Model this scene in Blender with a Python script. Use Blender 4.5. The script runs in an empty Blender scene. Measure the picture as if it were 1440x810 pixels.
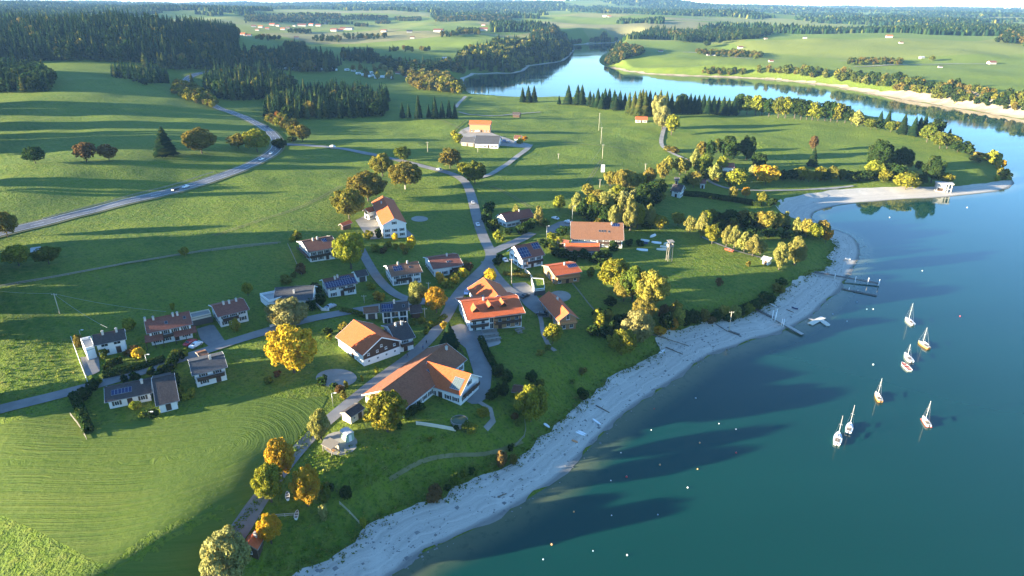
import bpy, math, random
import numpy as np
from mathutils import Vector
from mathutils.geometry import delaunay_2d_cdt
random.seed(11)
rng = np.random.default_rng(11)
S = bpy.context.scene
COL = S.collection
R = math.radians

# ------------------------------------------------------------------ camera
H, F, CX, CY = 115.0, 920.0, 720.0, 405.0
PITCH = math.atan(397.0 / F)
SP, CP = math.sin(PITCH), math.cos(PITCH)
cam_d = bpy.data.cameras.new('camera')
cam_d.sensor_width = 36.0
cam_d.lens = 36.0 * F / 1440.0
cam_d.clip_start, cam_d.clip_end = 1.0, 40000.0
cam = bpy.data.objects.new('camera', cam_d)
COL.objects.link(cam)
cam.location = (0, 0, H)
cam.rotation_euler = (math.pi / 2 - PITCH, 0, 0)
S.camera = cam

# ------------------------------------------------------------------ sun, sky, exposure
SUN_EL, SUN_AZ = R(8.8), R(-105.0)          # azimuth of the sun measured from +Y towards +X
sun_dir = Vector((math.sin(SUN_AZ) * math.cos(SUN_EL), math.cos(SUN_AZ) * math.cos(SUN_EL), math.sin(SUN_EL)))
sl = bpy.data.lights.new('sun', 'SUN')
sl.energy, sl.angle, sl.color = 5.0, R(0.6), (1.0, 0.86, 0.62)
sun = bpy.data.objects.new('sun', sl)
COL.objects.link(sun)
sun.rotation_euler = sun_dir.to_track_quat('Z', 'Y').to_euler()
W = bpy.data.worlds.new('World')
S.world = W
W.use_nodes = True
wn, wl = W.node_tree.nodes, W.node_tree.links
wn.clear()
wo = wn.new('ShaderNodeOutputWorld')
bg = wn.new('ShaderNodeBackground')
sky = wn.new('ShaderNodeTexSky')
sky.sky_type = 'NISHITA'
sky.sun_disc = False
sky.sun_elevation, sky.sun_rotation = SUN_EL, SUN_AZ
sky.altitude, sky.air_density, sky.dust_density, sky.ozone_density = 800, 1.0, 0.05, 4.0
bg.inputs['Strength'].default_value = 0.09
wl.new(sky.outputs[0], bg.inputs[0])
wl.new(bg.outputs[0], wo.inputs[0])
S.view_settings.view_transform = 'Standard'
S.view_settings.look = 'None'
S.view_settings.exposure = 2.85
S.view_settings.gamma = 1.0
cy = S.cycles
cy.max_bounces, cy.diffuse_bounces, cy.glossy_bounces, cy.transmission_bounces = 5, 2, 2, 2
cy.volume_bounces, cy.transparent_max_bounces = 0, 8
cy.use_denoising = True
cy.caustics_reflective = cy.caustics_refractive = False

# ------------------------------------------------------------------ rays
def ray(px, py):
    a, b = (px - CX) / F, (py - CY) / F
    return np.array([a, CP - b * SP, -SP - b * CP])
def on_z(px, py, z=0.0):
    d = ray(px, py)
    t = (z - H) / d[2]
    return np.array([d[0] * t, d[1] * t, z])
def project(p):
    x, y, z = p[0], p[1], p[2] - H
    dep = y * CP - z * SP
    return np.array([CX + F * x / dep, CY - F * (y * SP + z * CP) / dep])
def at_depth(px, py, D):
    d = ray(px, py) * D
    return np.array([d[0], d[1], d[2] + H])

# ------------------------------------------------------------------ lake outline (water level z = 0)
SHORE = [(555,810),(590,778),(640,757),(700,728),(745,700),(785,675),(815,645),(845,612),(880,580),(920,553),(955,531),
 (970,518),(987,507),(1003,497),(1037,487),(1060,477),(1093,470),(1120,457),(1143,443),(1160,425),(1180,410),(1190,393),(1203,373),
 (1210,357),(1207,343),(1200,333),(1183,326),(1167,321),(1152,314),(1140,306),(1146,298),(1160,293),(1180,289),(1207,285),(1260,281),
 (1320,278),(1370,273),(1397,270),(1420,264),(1427,257),(1420,247),(1412,238),(1402,226),(1385,218),(1368,214),(1350,206),(1335,200),(1318,192),
 (1295,184),(1260,176),(1225,171),(1195,168),(1143,161),(1093,153),(1027,149),(960,148),(900,148),(860,143),(820,140),(763,141),(737,142),(700,141),(672,138),(659,132),
 (652,122),(653,111),(667,105),(700,103.5),(722,103.5),(737,100),(745,93),(768,90),(792,86.5),(802,78),(808,70),(806,64),(830,61.5),(872,60),
 (880,62),(868,68),(855,73),(847,77),(842,84),(844,90),(856,95),(880,100.5),(907,104),(935,106),(960,107),(1000,108.5),(1027,109.5),(1060,111),(1093,113),(1133,117),(1177,123),(1227,132.5),
 (1277,141),(1327,149),(1377,157),(1440,168),(1560,190)]
lake = [on_z(*p)[:2] for p in SHORE]
lake += [np.array(q, float) for q in ((1100, 560), (1250, 250), (900, -200), (200, -260), (-330, -240), (-240, -60), (-110, 30))]
lake = np.array(lake)
def chaikin(P, n=1):
    for _ in range(n):
        Q = np.roll(P, -1, 0)
        P = np.stack([P * .75 + Q * .25, P * .25 + Q * .75], 1).reshape(-1, 2)
    return P
lake = chaikin(lake, 1)
def poly_sd(x, y, P):
    """distance to the outline of P, negative inside"""
    out = np.empty(len(x))
    a, b = P, np.roll(P, -1, 0)
    d = b - a
    L2 = (d ** 2).sum(1) + 1e-12
    for i in range(0, len(x), 20000):
        X, Y = x[i:i + 20000, None], y[i:i + 20000, None]
        t = np.clip(((X - a[:, 0]) * d[:, 0] + (Y - a[:, 1]) * d[:, 1]) / L2, 0, 1)
        dd = ((X - a[:, 0] - t * d[:, 0]) ** 2 + (Y - a[:, 1] - t * d[:, 1]) ** 2).min(1)
        c = ((a[:, 1] > Y) != (b[:, 1] > Y)) & (X < a[:, 0] + (Y - a[:, 1]) * d[:, 0] / np.where(np.abs(d[:, 1]) < 1e-9, 1e-9, d[:, 1]))
        out[i:i + 20000] = np.sqrt(dd) * np.where(c.sum(1) % 2 == 1, -1, 1)
    return out

# ------------------------------------------------------------------ terrain heights
CTRL = [(0,805,10.8),(80,700,12.0),(220,670,12.9),(150,770,11.9),(100,640,12.9),(405,608,12.5),(345,672,12.7),(295,735,12.2),(245,790,11.6),(305,672,13.1),(250,735,12.8),(195,790,12.2),(300,610,13.4),(500,625,11.3),(585,615,11.0),(560,650,9.9),(435,676,9.9),(480,697,8.4),(420,740,8.4),(640,630,9.4),(425,632,11.2),(372,697,10.6),(332,757,9.8),(292,812,9),(430,712,8.9),(480,750,6),(0,575,15.5),(250,520,14.8),(420,460,14.5),
 (600,430,12),(560,580,11),(700,600,8),(760,560,8),(700,520,10),(800,480,8.5),(850,500,7),(680,380,12),(560,400,13),(470,350,16),(100,450,19),(0,500,18),
 (0,420,23),(200,400,20),(400,330,18),(0,345,22),(60,310,22.5),(150,290,22),(262,264,21),(390,212,20),(300,300,19.5),(50,352,22),
 (0,232,30),(100,228,30),(200,224,28),(330,207,24.5),(0,285,26),(150,262,25),(0,190,29),(100,180,30),(200,170,30),(300,180,25),(60,130,42),
 (150,110,44),(230,125,36),(60,87,50),(150,87,48),(0,85,52),(300,130,26),(250,112,30),(0,62,66),(120,62,66),(230,64,62),(0,40,80),(120,40,82),(220,41,80),(290,46,70),
 (330,75,44),(400,60,36),(420,50,42),(500,70,30),(600,60,36),(600,80,26),(560,105,15),(700,40,52),(600,40,50),(450,110,18),(500,130,16),(450,150,18),
 (560,160,16),(670,180,15),(620,150,13),(750,155,9),(850,165,9),(900,200,10),(800,200,13),(750,250,13),(850,280,10),(600,250,15),(500,220,18),
 (960,230,9),(1000,180,10),(1100,175,9),(1200,210,7.5),(1300,215,6),(1370,230,4),(1100,230,7),(1000,260,7),(1150,250,4.5),(1250,245,4.5),
 (980,300,6.5),(1100,320,4.8),(1145,345,4.4),(950,330,7.5),(1000,370,7.2),(1080,370,6.4),(1120,370,5.5),(960,420,7),(1020,420,6),(880,380,9),(900,460,6),
 (960,92,10),(1000,70,24),(1100,60,35),(1200,50,42),(1300,47,46),(1440,52,44),(1100,93,16),(1200,100,20),(1300,108,20),(1440,118,18),(1300,80,26),(1440,88,26),
 (1560,100,28),(1200,36,42),(1000,36,46),(1440,40,46),(1200,25,58),(1000,20,72),(750,30,58),(850,20,78),(700,25,68),(600,25,66),(450,28,64),(450,40,46),(300,25,72),
 (0,15,95),(150,14,95),(730,75,26),(760,55,38),(850,48,42),(690,85,20),(870,85,14),(920,85,14),
 (-400,300,22),(-400,600,12.5),(-400,200,32),(-300,800,9.5),(-500,100,60),(-300,450,19),(-80,640,11.8),(-80,760,10),(100,950,13)]
FARC = [(-400,4,9000),(0,5,9000),(200,7,10000),(350,7,10000),(480,7,9500),(560,5,9000),(650,5.5,9000),(760,5.5,8000),(830,6,7500),(885,-.5,6500),(930,2.5,6500),(960,8,7500),
 (1020,9,9000),(1100,10.5,10000),(1250,13,10500),(1340,12.5,9500),(1440,15,11000),(1700,15,10500),
 (200,9,5500),(400,13,5000),(600,12,5000),(800,12,5000),(1000,16,5500),(1200,19,5500),(1400,22,5000)]
cw = [on_z(*c) for c in CTRL] + [at_depth(*c) for c in FARC] + [np.array([0, 40, 6.]), np.array([-150, 0, 12.]), np.array([-350, 60, 16.]), np.array([-150, -150, 10.])]
cw = np.array(cw)
def warp(x, y):
    r = np.hypot(x, y)
    return np.stack([np.arctan2(x, y) * 1.6, np.log(np.maximum(r, 60.)) * 1.0], -1)
cu = warp(cw[:, 0], cw[:, 1])
phi = lambda r2: np.sqrt(r2 + 0.004)
n_ = len(cu)
K = np.ones((n_ + 1, n_ + 1)); K[n_, n_] = 0
K[:n_, :n_] = phi(((cu[:, None] - cu[None]) ** 2).sum(-1)) + np.eye(n_) * -0.004
wts = np.linalg.solve(K, np.append(cw[:, 2], 0))
def sstep(a, b, x):
    t = np.clip((x - a) / (b - a), 0, 1)
    return t * t * (3 - 2 * t)
_T = np.random.default_rng(5).uniform(-1, 1, (256, 256))
def vnoise(x, y, s):
    u, v = x / s, y / s
    i, j = np.floor(u).astype(int), np.floor(v).astype(int)
    a, b = u - i, v - j
    a, b = a * a * (3 - 2 * a), b * b * (3 - 2 * b)
    g = lambda p, q: _T[p & 255, q & 255]
    return (g(i, j) * (1 - a) + g(i + 1, j) * a) * (1 - b) + (g(i, j + 1) * (1 - a) + g(i + 1, j + 1) * a) * b
def terrain(x, y):
    x, y = np.atleast_1d(np.asarray(x, float)), np.atleast_1d(np.asarray(y, float))
    z = np.empty(len(x))
    for i in range(0, len(x), 20000):
        u = warp(x[i:i + 20000], y[i:i + 20000])
        z[i:i + 20000] = phi(((u[:, None] - cu[None]) ** 2).sum(-1)) @ wts[:n_] + wts[n_]
    r = np.hypot(x, y)
    near = 1 - sstep(1200, 2200, r)
    c7, s7 = x * .8 + y * .6, y * .8 - x * .6
    z += near * (1.0 * vnoise(c7, s7, 46.) + .42 * vnoise(x + 77, y, 19.) + .16 * vnoise(c7 + 9, s7, 8.)) * (.22 + .78 * sstep(250, 450, r))
    z += sstep(850, 1500, r) * (1 - sstep(2600, 4000, r)) * (7.5 * vnoise(c7, s7, 190.) + 3.2 * vnoise(x, y + 50, 80.))
    far = sstep(1900, 3500, r)
    z += far * (17 * vnoise(x, y, 620.) + 9 * vnoise(x + 500, y, 260.))
    z = np.clip(z, 3.5, 260)
    d = poly_sd(x, y, lake)
    cliff = sstep(820, 900, y) * sstep(300, 380, x)
    pen = sstep(430, 520, y) * (1 - cliff)
    prof = .095 * d + np.maximum(0, d - 16) * .60 + pen * np.maximum(0, d - 5) * .15 + cliff * (np.maximum(0, d - 10) * .40 - np.maximum(0, d - 16) * .60)
    k = 1.2
    hmin = -np.log(np.exp(-np.minimum(z, 400) / k) + np.exp(-np.minimum(prof, 400) / k)) * k if False else np.minimum(z, prof) - np.maximum(k - np.abs(z - prof), 0) ** 2 / (4 * k)
    return np.where(d > 0, hmin - 0, np.maximum(.11 * d, -5)) , d

def lines(lo, hi, s0, g):
    L = [0.]
    while L[-1] < hi: L.append(L[-1] + max(s0, g * L[-1]))
    M = [0.]
    while M[-1] > lo: M.append(M[-1] - max(s0, g * -M[-1]))
    return np.array(M[:0:-1] + L)
GX = lines(-13000, 13000, 2.0, .018)
GY = np.concatenate([np.arange(-300, 60, 8.), lines(0, 13500, 2.0, .0085)[1:] + 60])
NX, NY = len(GX), len(GY)
gx, gy = np.meshgrid(GX, GY)
GZ, GD = terrain(gx.ravel(), gy.ravel())
GZ, GD = GZ.reshape(NY, NX), GD.reshape(NY, NX)
def G(x, y):
    """height of the ground sheet itself"""
    x, y = np.asarray(x, float), np.asarray(y, float)
    i = np.clip(np.searchsorted(GX, x) - 1, 0, NX - 2)
    j = np.clip(np.searchsorted(GY, y) - 1, 0, NY - 2)
    u = np.clip((x - GX[i]) / (GX[i + 1] - GX[i]), 0, 1)
    v = np.clip((y - GY[j]) / (GY[j + 1] - GY[j]), 0, 1)
    return GZ[j, i] * (1 - u) * (1 - v) + GZ[j, i + 1] * u * (1 - v) + GZ[j + 1, i] * (1 - u) * v + GZ[j + 1, i + 1] * u * v
TS = np.geomspace(90, 14000, 700)
def hit(px, py, up=0.0):
    """first point of the ground (raised by up) or of the water along a pixel's ray"""
    d = ray(px, py)
    f = lambda t: H + d[2] * t - np.maximum(G(d[0] * t, d[1] * t), 0) - up
    v = f(TS)
    k = np.argmax(v < 0)
    if v[k] >= 0: k = len(TS) - 1
    a, b = TS[max(k - 1, 0)], TS[k]
    for _ in range(30):
        m = (a + b) / 2
        if f(m) > 0: a = m
        else: b = m
    return np.array([d[0] * b, d[1] * b, max(float(G(d[0] * b, d[1] * b)), 0.)])
def depth(p): return p[1] * CP - (p[2] - H) * SP

# ------------------------------------------------------------------ object helpers
def link(o, parent=None):
    COL.objects.link(o)
    if parent is not None: o.parent = parent
    return o
def tag(o, label, cat=None, group=None, kind=None):
    if label: o['label'] = label
    if cat: o['category'] = cat
    if group: o['group'] = group
    if kind: o['kind'] = kind
    return o
def empty(name, loc, rz=0., label=None, cat=None, group=None):
    o = bpy.data.objects.new(name, None)
    o.empty_display_size = .5
    o.location, o.rotation_euler = loc, (0, 0, rz)
    link(o)
    return tag(o, label, cat, group)
def mesh(name, V, Fc, mats=(), mi=None, smooth=False):
    me = bpy.data.meshes.new(name)
    V = np.asarray(V, float)
    me.from_pydata([tuple(v) for v in V], [], [tuple(int(i) for i in f) for f in Fc])
    for m in mats: me.materials.append(m)
    if mi is not None: me.polygons.foreach_set('material_index', np.asarray(mi, dtype=np.int32))
    if smooth: me.polygons.foreach_set('use_smooth', np.ones(len(me.polygons), dtype=bool))
    me.update()
    return me
def big_mesh(name, V, Q, mats=(), mi=None, smooth=False):
    """fast path: V (n,3), Q (m,k) with one k"""
    me = bpy.data.meshes.new(name)
    V, Q = np.asarray(V, np.float32), np.asarray(Q, np.int32)
    k = Q.shape[1]
    me.vertices.add(len(V)); me.vertices.foreach_set('co', V.ravel())
    me.loops.add(Q.size); me.loops.foreach_set('vertex_index', Q.ravel())
    me.polygons.add(len(Q))
    me.polygons.foreach_set('loop_start', np.arange(0, Q.size, k, dtype=np.int32))
    for m in mats: me.materials.append(m)
    if mi is not None: me.polygons.foreach_set('material_index', np.asarray(mi, np.int32))
    if smooth: me.polygons.foreach_set('use_smooth', np.ones(len(Q), dtype=bool))
    me.update(calc_edges=True)
    return me
def fattr(me, name, vals, dom='FACE'):
    a = me.attributes.new(name, 'FLOAT', dom)
    a.data.foreach_set('value', np.asarray(vals, np.float32))
def add(name, me, parent=None, loc=(0, 0, 0), rz=0.):
    o = bpy.data.objects.new(name, me)
    o.location, o.rotation_euler = loc, (0, 0, rz)
    return link(o, parent)

class MB:
    """collects shapes, becomes one mesh"""
    def __init__(s): s.v, s.f, s.m = [], [], []
    def poly(s, pts, faces, m=0):
        n = len(s.v); s.v += [tuple(p) for p in pts]
        s.f += [tuple(i + n for i in f) for f in faces]; s.m += [m] * len(faces)
    def box(s, x0, x1, y0, y1, z0, z1, m=0):
        s.poly([(x0,y0,z0),(x1,y0,z0),(x1,y1,z0),(x0,y1,z0),(x0,y0,z1),(x1,y0,z1),(x1,y1,z1),(x0,y1,z1)],
               [(0,3,2,1),(4,5,6,7),(0,1,5,4),(1,2,6,5),(2,3,7,6),(3,0,4,7)], m)
    def slab(s, quad, t, m=0):
        """a plate: quad is its top face, t its thickness downwards"""
        q = [tuple(p) for p in quad]; n = len(q)
        b = [(p[0], p[1], p[2] - t) for p in q]
        s.poly(q + b, [tuple(range(n)), tuple(range(2 * n - 1, n - 1, -1))] + [(i, i + n, (i + 1) % n + n, (i + 1) % n) for i in range(n)], m)
    def tube(s, p, q, r0, r1=None, n=6, m=0):
        r1 = r0 if r1 is None else r1
        p, q = Vector(p), Vector(q); d = (q - p).normalized()
        a = d.orthogonal().normalized(); b = d.cross(a)
        P = [p + (a * math.cos(t) + b * math.sin(t)) * r0 for t in [2 * math.pi * i / n for i in range(n)]]
        Q = [q + (a * math.cos(t) + b * math.sin(t)) * r1 for t in [2 * math.pi * i / n for i in range(n)]]
        s.poly(P + Q, [(i, (i + 1) % n, (i + 1) % n + n, i + n) for i in range(n)] + [tuple(range(n - 1, -1, -1)), tuple(range(n, 2 * n))], m)
    def ball(s, c, r, m=0, n=8, k=5, sz=1.):
        P = [(c[0], c[1], c[2] - r * sz)]
        for j in range(1, k):
            t = math.pi * j / k - math.pi / 2
            for i in range(n):
                a = 2 * math.pi * i / n
                P.append((c[0] + r * math.cos(t) * math.cos(a), c[1] + r * math.cos(t) * math.sin(a), c[2] + r * sz * math.sin(t)))
        P.append((c[0], c[1], c[2] + r * sz))
        fs = [(0, 1 + (i + 1) % n, 1 + i) for i in range(n)]
        for j in range(k - 2):
            o = 1 + j * n
            fs += [(o + i, o + (i + 1) % n, o + n + (i + 1) % n, o + n + i) for i in range(n)]
        o = 1 + (k - 2) * n
        fs += [(o + i, o + (i + 1) % n, len(P) - 1) for i in range(n)]
        s.poly(P, fs, m)
    def mesh(s, name, mats, smooth=False):
        return mesh(name, s.v, s.f, mats if isinstance(mats, (list, tuple)) else [mats], s.m, smooth)
    def build(s, name, mats, parent=None, smooth=False, loc=(0, 0, 0), rz=0.):
        return add(name, s.mesh(name, mats, smooth), parent, loc, rz)

# ------------------------------------------------------------------ material helpers
class NT:
    def __init__(s, name):
        s.m = bpy.data.materials.new(name); s.m.use_nodes = True
        s.t = s.m.node_tree; s.t.nodes.clear()
        s.out = s.n('ShaderNodeOutputMaterial')
    def n(s, typ, **kw):
        x = s.t.nodes.new(typ)
        for k, v in kw.items():
            if hasattr(x, k): setattr(x, k, v)
        return x
    def l(s, a, b): s.t.links.new(a, b)
    def val(s, sock, v):
        if hasattr(v, 'is_output'): s.l(v, sock)
        elif v is not None: sock.default_value = v
    def coord(s, which='Object'): return s.n('ShaderNodeTexCoord').outputs[which]
    def pos(s): return s.n('ShaderNodeNewGeometry').outputs['Position']
    def mapping(s, v, scale=(1, 1, 1), rot=(0, 0, 0)):
        m = s.n('ShaderNodeMapping'); s.l(v, m.inputs[0]); m.inputs['Scale'].default_value = scale; m.inputs['Rotation'].default_value = rot
        return m.outputs[0]
    def noise(s, v, scale, detail=4., rough=.55, dist=0.):
        x = s.n('ShaderNodeTexNoise'); s.l(v, x.inputs['Vector'])
        x.inputs['Scale'].default_value, x.inputs['Detail'].default_value, x.inputs['Roughness'].default_value, x.inputs['Distortion'].default_value = scale, detail, rough, dist
        return x.outputs['Fac']
    def attr(s, name): return s.n('ShaderNodeAttribute', attribute_name=name).outputs['Fac']
    def ramp(s, f, stops):
        r = s.n('ShaderNodeValToRGB'); e = r.color_ramp.elements
        while len(e) < len(stops): e.new(.5)
        for el, (p, c) in zip(e, stops): el.position, el.color = p, (*c, 1) if len(c) == 3 else c
        s.l(f, r.inputs[0]); return r.outputs[0]
    def mr(s, f, a, b, c=0., d=1., smooth=True):
        x = s.n('ShaderNodeMapRange'); x.interpolation_type = 'SMOOTHSTEP' if smooth else 'LINEAR'
        s.l(f, x.inputs[0])
        for i, v in enumerate((a, b, c, d)): x.inputs[i + 1].default_value = v
        return x.outputs[0]
    def mix(s, f, a, b, blend='MIX'):
        x = s.n('ShaderNodeMix', data_type='RGBA', blend_type=blend)
        s.val(x.inputs[0], f)
        for k, v in ((6, a), (7, b)):
            if hasattr(v, 'is_output'): s.l(v, x.inputs[k])
            else: x.inputs[k].default_value = (*v, 1)
        return x.outputs[2]
    def math(s, op, a, b=None, clamp=False):
        x = s.n('ShaderNodeMath', operation=op, use_clamp=clamp)
        s.val(x.inputs[0], a)
        if b is not None: s.val(x.inputs[1], b)
        return x.outputs[0]
    def bump(s, h, strength, dist, nrm=None):
        b = s.n('ShaderNodeBump'); s.l(h, b.inputs['Height']); b.inputs['Strength'].default_value = strength; b.inputs['Distance'].default_value = dist
        if nrm is not None: s.l(nrm, b.inputs['Normal'])
        return b.outputs[0]
    def principled(s, col, rough=.8, normal=None, metal=0., spec=.4):
        p = s.n('ShaderNodeBsdfPrincipled')
        if hasattr(col, 'is_output'): s.l(col, p.inputs['Base Color'])
        else: p.inputs['Base Color'].default_value = (*col, 1)
        s.val(p.inputs['Roughness'], rough)
        p.inputs['Metallic'].default_value = metal
        p.inputs['Specular IOR Level'].default_value = spec
        if normal is not None: s.l(normal, p.inputs['Normal'])
        s.l(p.outputs[0], s.out.inputs[0]); return p
def sc(c, k): return tuple(min(1, x * k) for x in c)
def plain(name, col, rough=.7, var=.25, scale=3., metal=0., spec=.4, bump=0.):
    t = NT(name); c = t.coord()
    f = t.noise(c, scale, 5, .6)
    cc = t.mix(f, sc(col, 1 - var), sc(col, 1 + var))
    t.principled(cc, rough, t.bump(f, bump, .05) if bump else None, metal, spec)
    return t.m
# ------------------------------------------------------------------ ground, beach, water
def grass_mat():
    t = NT('meadow_grass'); P = t.pos()
    big = t.noise(P, .006, 4, .6); mid = t.noise(P, .045, 4, .6); fine = t.noise(P, .35, 5, .7); tuft = t.noise(P, 1.1, 3, .7)
    c = t.mix(t.mr(mid, .35, .65), (.066, .132, .010), (.150, .200, .014))
    c = t.mix(t.mr(big, .4, .62), c, (.120, .182, .013))
    c = t.mix(t.mr(fine, .42, .68, 0, .75), c, (.185, .205, .028))
    c = t.mix(t.mr(tuft, .34, .52, .65, 0), c, (.026, .065, .010))
    # far parcels of farmland, each with its own crop
    v = t.n('ShaderNodeTexVoronoi'); t.l(t.mapping(P, (.0022, .0034, 0), (0, 0, .4)), v.inputs['Vector']); v.inputs['Scale'].default_value = 1.
    v.inputs['Randomness'].default_value = .85
    sep = t.n('ShaderNodeSeparateColor'); t.l(v.outputs['Color'], sep.inputs[0])
    parcel = t.ramp(sep.outputs[0], [(0, (.105, .165, .018)), (.3, (.155, .195, .024)), (.55, (.115, .175, .020)), (.75, (.19, .205, .040)), (.97, (.22, .19, .09))])
    rr = t.n('ShaderNodeVectorMath', operation='LENGTH'); t.l(P, rr.inputs[0])
    c = t.mix(t.mr(rr.outputs['Value'], 900, 1700, 0, .85), c, parcel)
    # mowing lines
    w = t.n('ShaderNodeTexWave', wave_type='BANDS', bands_direction='DIAGONAL'); t.l(t.mapping(P, (1, 1.6, 0), (0, 0, .25)), w.inputs['Vector'])
    w.inputs['Scale'].default_value, w.inputs['Distortion'].default_value, w.inputs['Detail'].default_value, w.inputs['Detail Scale'].default_value = .09, 5., 2, .3
    c = t.mix(t.math('MULTIPLY', w.outputs['Fac'], .24), c, (.15, .18, .04))
    b1 = t.bump(fine, 1.0, 1.5); b2 = t.bump(tuft, 1.0, .6, b1)
    t.principled(c, .9, b2, 0, .15)
    return t.m
def beach_mat():
    t = NT('beach_gravel'); P = t.pos(); d = t.attr('shore')
    n = t.noise(P, .12, 4, .6); f = t.noise(P, 2.2, 5, .75)
    # old water lines run along the shore
    k = t.math('ADD', t.math('MULTIPLY', d, .55), t.math('MULTIPLY', n, 3.))
    comb = t.n('ShaderNodeCombineXYZ'); t.l(k, comb.inputs[0])
    s = t.noise(comb.outputs[0], 1.5, 4, .7)
    c = t.mix(t.mr(s, .3, .7), (.38, .35, .30), (.56, .51, .43))
    c = t.mix(t.mr(n, .5, .72, 0, .6), c, (.58, .54, .46))
    c = t.mix(t.mr(f, .30, .44, .5, 0), c, (.19, .185, .15))
    g = t.noise(P, .55, 3, .7)
    c = t.mix(t.mr(g, .66, .74, 0, .75), c, (.09, .10, .035))
    c = t.mix(t.mr(d, .3, 2.2, .8, 0), c, (.15, .15, .135))
    t.principled(c, .9, t.bump(f, .7, .25), 0, .2)
    return t.m
def sand_mat():
    t = NT('pale_sand'); P = t.pos(); n = t.noise(P, .05, 5, .7); f = t.noise(P, .6, 4, .7)
    c = t.mix(t.mr(n, .35, .65), (.26, .21, .14), (.40, .33, .235))
    c = t.mix(t.mr(f, .6, .75, 0, .6), c, (.22, .20, .10))
    t.principled(c, .9, t.bump(f, .6, .8), 0, .1)
    return t.m
def water_mat():
    t = NT('lake_water'); P = t.pos(); d = t.attr('shore')
    bed = t.noise(P, .35, 4, .7)
    sh = t.mix(t.mr(bed, .3, .5), (.055, .075, .040), (.10, .115, .060))
    c = t.mix(t.mr(d, -10, -.8), (.0040, .043, .033), sh)
    big = t.noise(t.mapping(P, (.006, .02, 0)), 1., 3, .5)
    c = t.mix(t.mr(big, .4, .65, 0, .3), c, (.0065, .058, .043))
    rip = t.noise(t.mapping(P, (.35, .55, 0)), 1., 3, .6)
    patch = t.noise(t.mapping(P, (.004, .016, 0), (0, 0, -.15)), 1., 4, .6)
    p = t.principled(c, t.mr(patch, .35, .65, .03, .10), t.bump(t.math('MULTIPLY', rip, t.mr(patch, .4, .6, .15, 1.)), .06, .12), 0, .5)
    p.inputs['IOR'].default_value = 1.333
    return t.m
M_GRASS, M_BEACH, M_SAND, M_WATER = grass_mat(), beach_mat(), sand_mat(), water_mat()

def grid_faces(mask=None):
    j, i = np.mgrid[0:NY - 1, 0:NX - 1]
    q = np.stack([j * NX + i, j * NX + i + 1, (j + 1) * NX + i + 1, (j + 1) * NX + i], -1)
    return q[mask] if mask is not None else q.reshape(-1, 4)
ground_me = big_mesh('meadow', np.stack([gx.ravel(), gy.ravel(), GZ.ravel()], 1), grid_faces(), [M_GRASS], smooth=True)
tag(add('meadow', ground_me), 'rolling green pasture and farmland with grazing and mowing marks', kind='structure')

wm = np.minimum.reduce([GD[:-1, :-1], GD[1:, :-1], GD[:-1, 1:], GD[1:, 1:]]) < 3
wq = grid_faces(wm); used, inv = np.unique(wq, return_inverse=True)
wv = np.stack([gx.ravel()[used], gy.ravel()[used], np.zeros(len(used))], 1)
wme = big_mesh('lake_water', wv, inv.reshape(-1, 4), [M_WATER], smooth=True)
fattr(wme, 'shore', GD.ravel()[used], 'POINT')
tag(add('lake_water', wme), 'calm teal lake turning pale blue in the distance', kind='structure')

def resample(P, step):
    P = np.asarray(P, float); L = np.r_[0, np.cumsum(np.hypot(*np.diff(P, axis=0).T))]
    s = np.linspace(0, L[-1], max(2, int(L[-1] / step) + 1))
    return np.stack([np.interp(s, L, P[:, k]) for k in range(P.shape[1])], 1)
def smooth_line(P, n=2):
    P = np.asarray(P, float)
    for _ in range(n):
        Q = np.empty((2 * len(P) - 2, P.shape[1]))
        Q[0::2] = P[:-1] * .75 + P[1:] * .25; Q[1::2] = P[:-1] * .25 + P[1:] * .75
        P = np.vstack([P[:1], Q, P[-1:]])
    return P
def patch(name, ring, mat, off=.08, step=2.5, label=None, kind='structure', water=False, jag=0.):
    """a sheet with an exact outline draped on the ground; ring in world xy"""
    ring = resample(np.vstack([ring, ring[:1]]), step)[:-1]
    if jag:
        ph = np.arange(len(ring)); ring = ring + jag * np.stack([np.sin(ph * 1.7) + np.sin(ph * .61 + 2), np.cos(ph * 1.3) + np.sin(ph * .47)], 1) * .5
    x0, y0 = ring.min(0); x1, y1 = ring.max(0)
    X, Y = np.meshgrid(np.arange(x0, x1, step), np.arange(y0, y1, step))
    X, Y = X.ravel() + rng.uniform(-.2, .2, X.size) * step, Y.ravel() + rng.uniform(-.2, .2, Y.size) * step
    ins = poly_sd(X, Y, ring) < -.5 * step
    pts = np.vstack([ring, np.stack([X[ins], Y[ins]], 1)])
    n = len(ring)
    v, e, f, *_ = delaunay_2d_cdt([Vector(p) for p in pts], [(i, (i + 1) % n) for i in range(n)], [tuple(range(n))], 1, 1e-4)
    v = np.array([[p[0], p[1]] for p in v])
    z = G(v[:, 0], v[:, 1]) + off
    tri = np.array([t for t in f if len(t) == 3])
    a, b, c = v[tri[:, 0]], v[tri[:, 1]], v[tri[:, 2]]
    flip = (b[:, 0] - a[:, 0]) * (c[:, 1] - a[:, 1]) - (b[:, 1] - a[:, 1]) * (c[:, 0] - a[:, 0]) < 0
    tri[flip] = tri[flip][:, ::-1]
    me = big_mesh(name, np.column_stack([v, z]), tri, [mat], smooth=True)
    fattr(me, 'shore', poly_sd(v[:, 0], v[:, 1], lake), 'POINT')
    o = add(name, me)
    return tag(o, label, kind=kind), ring

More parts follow.
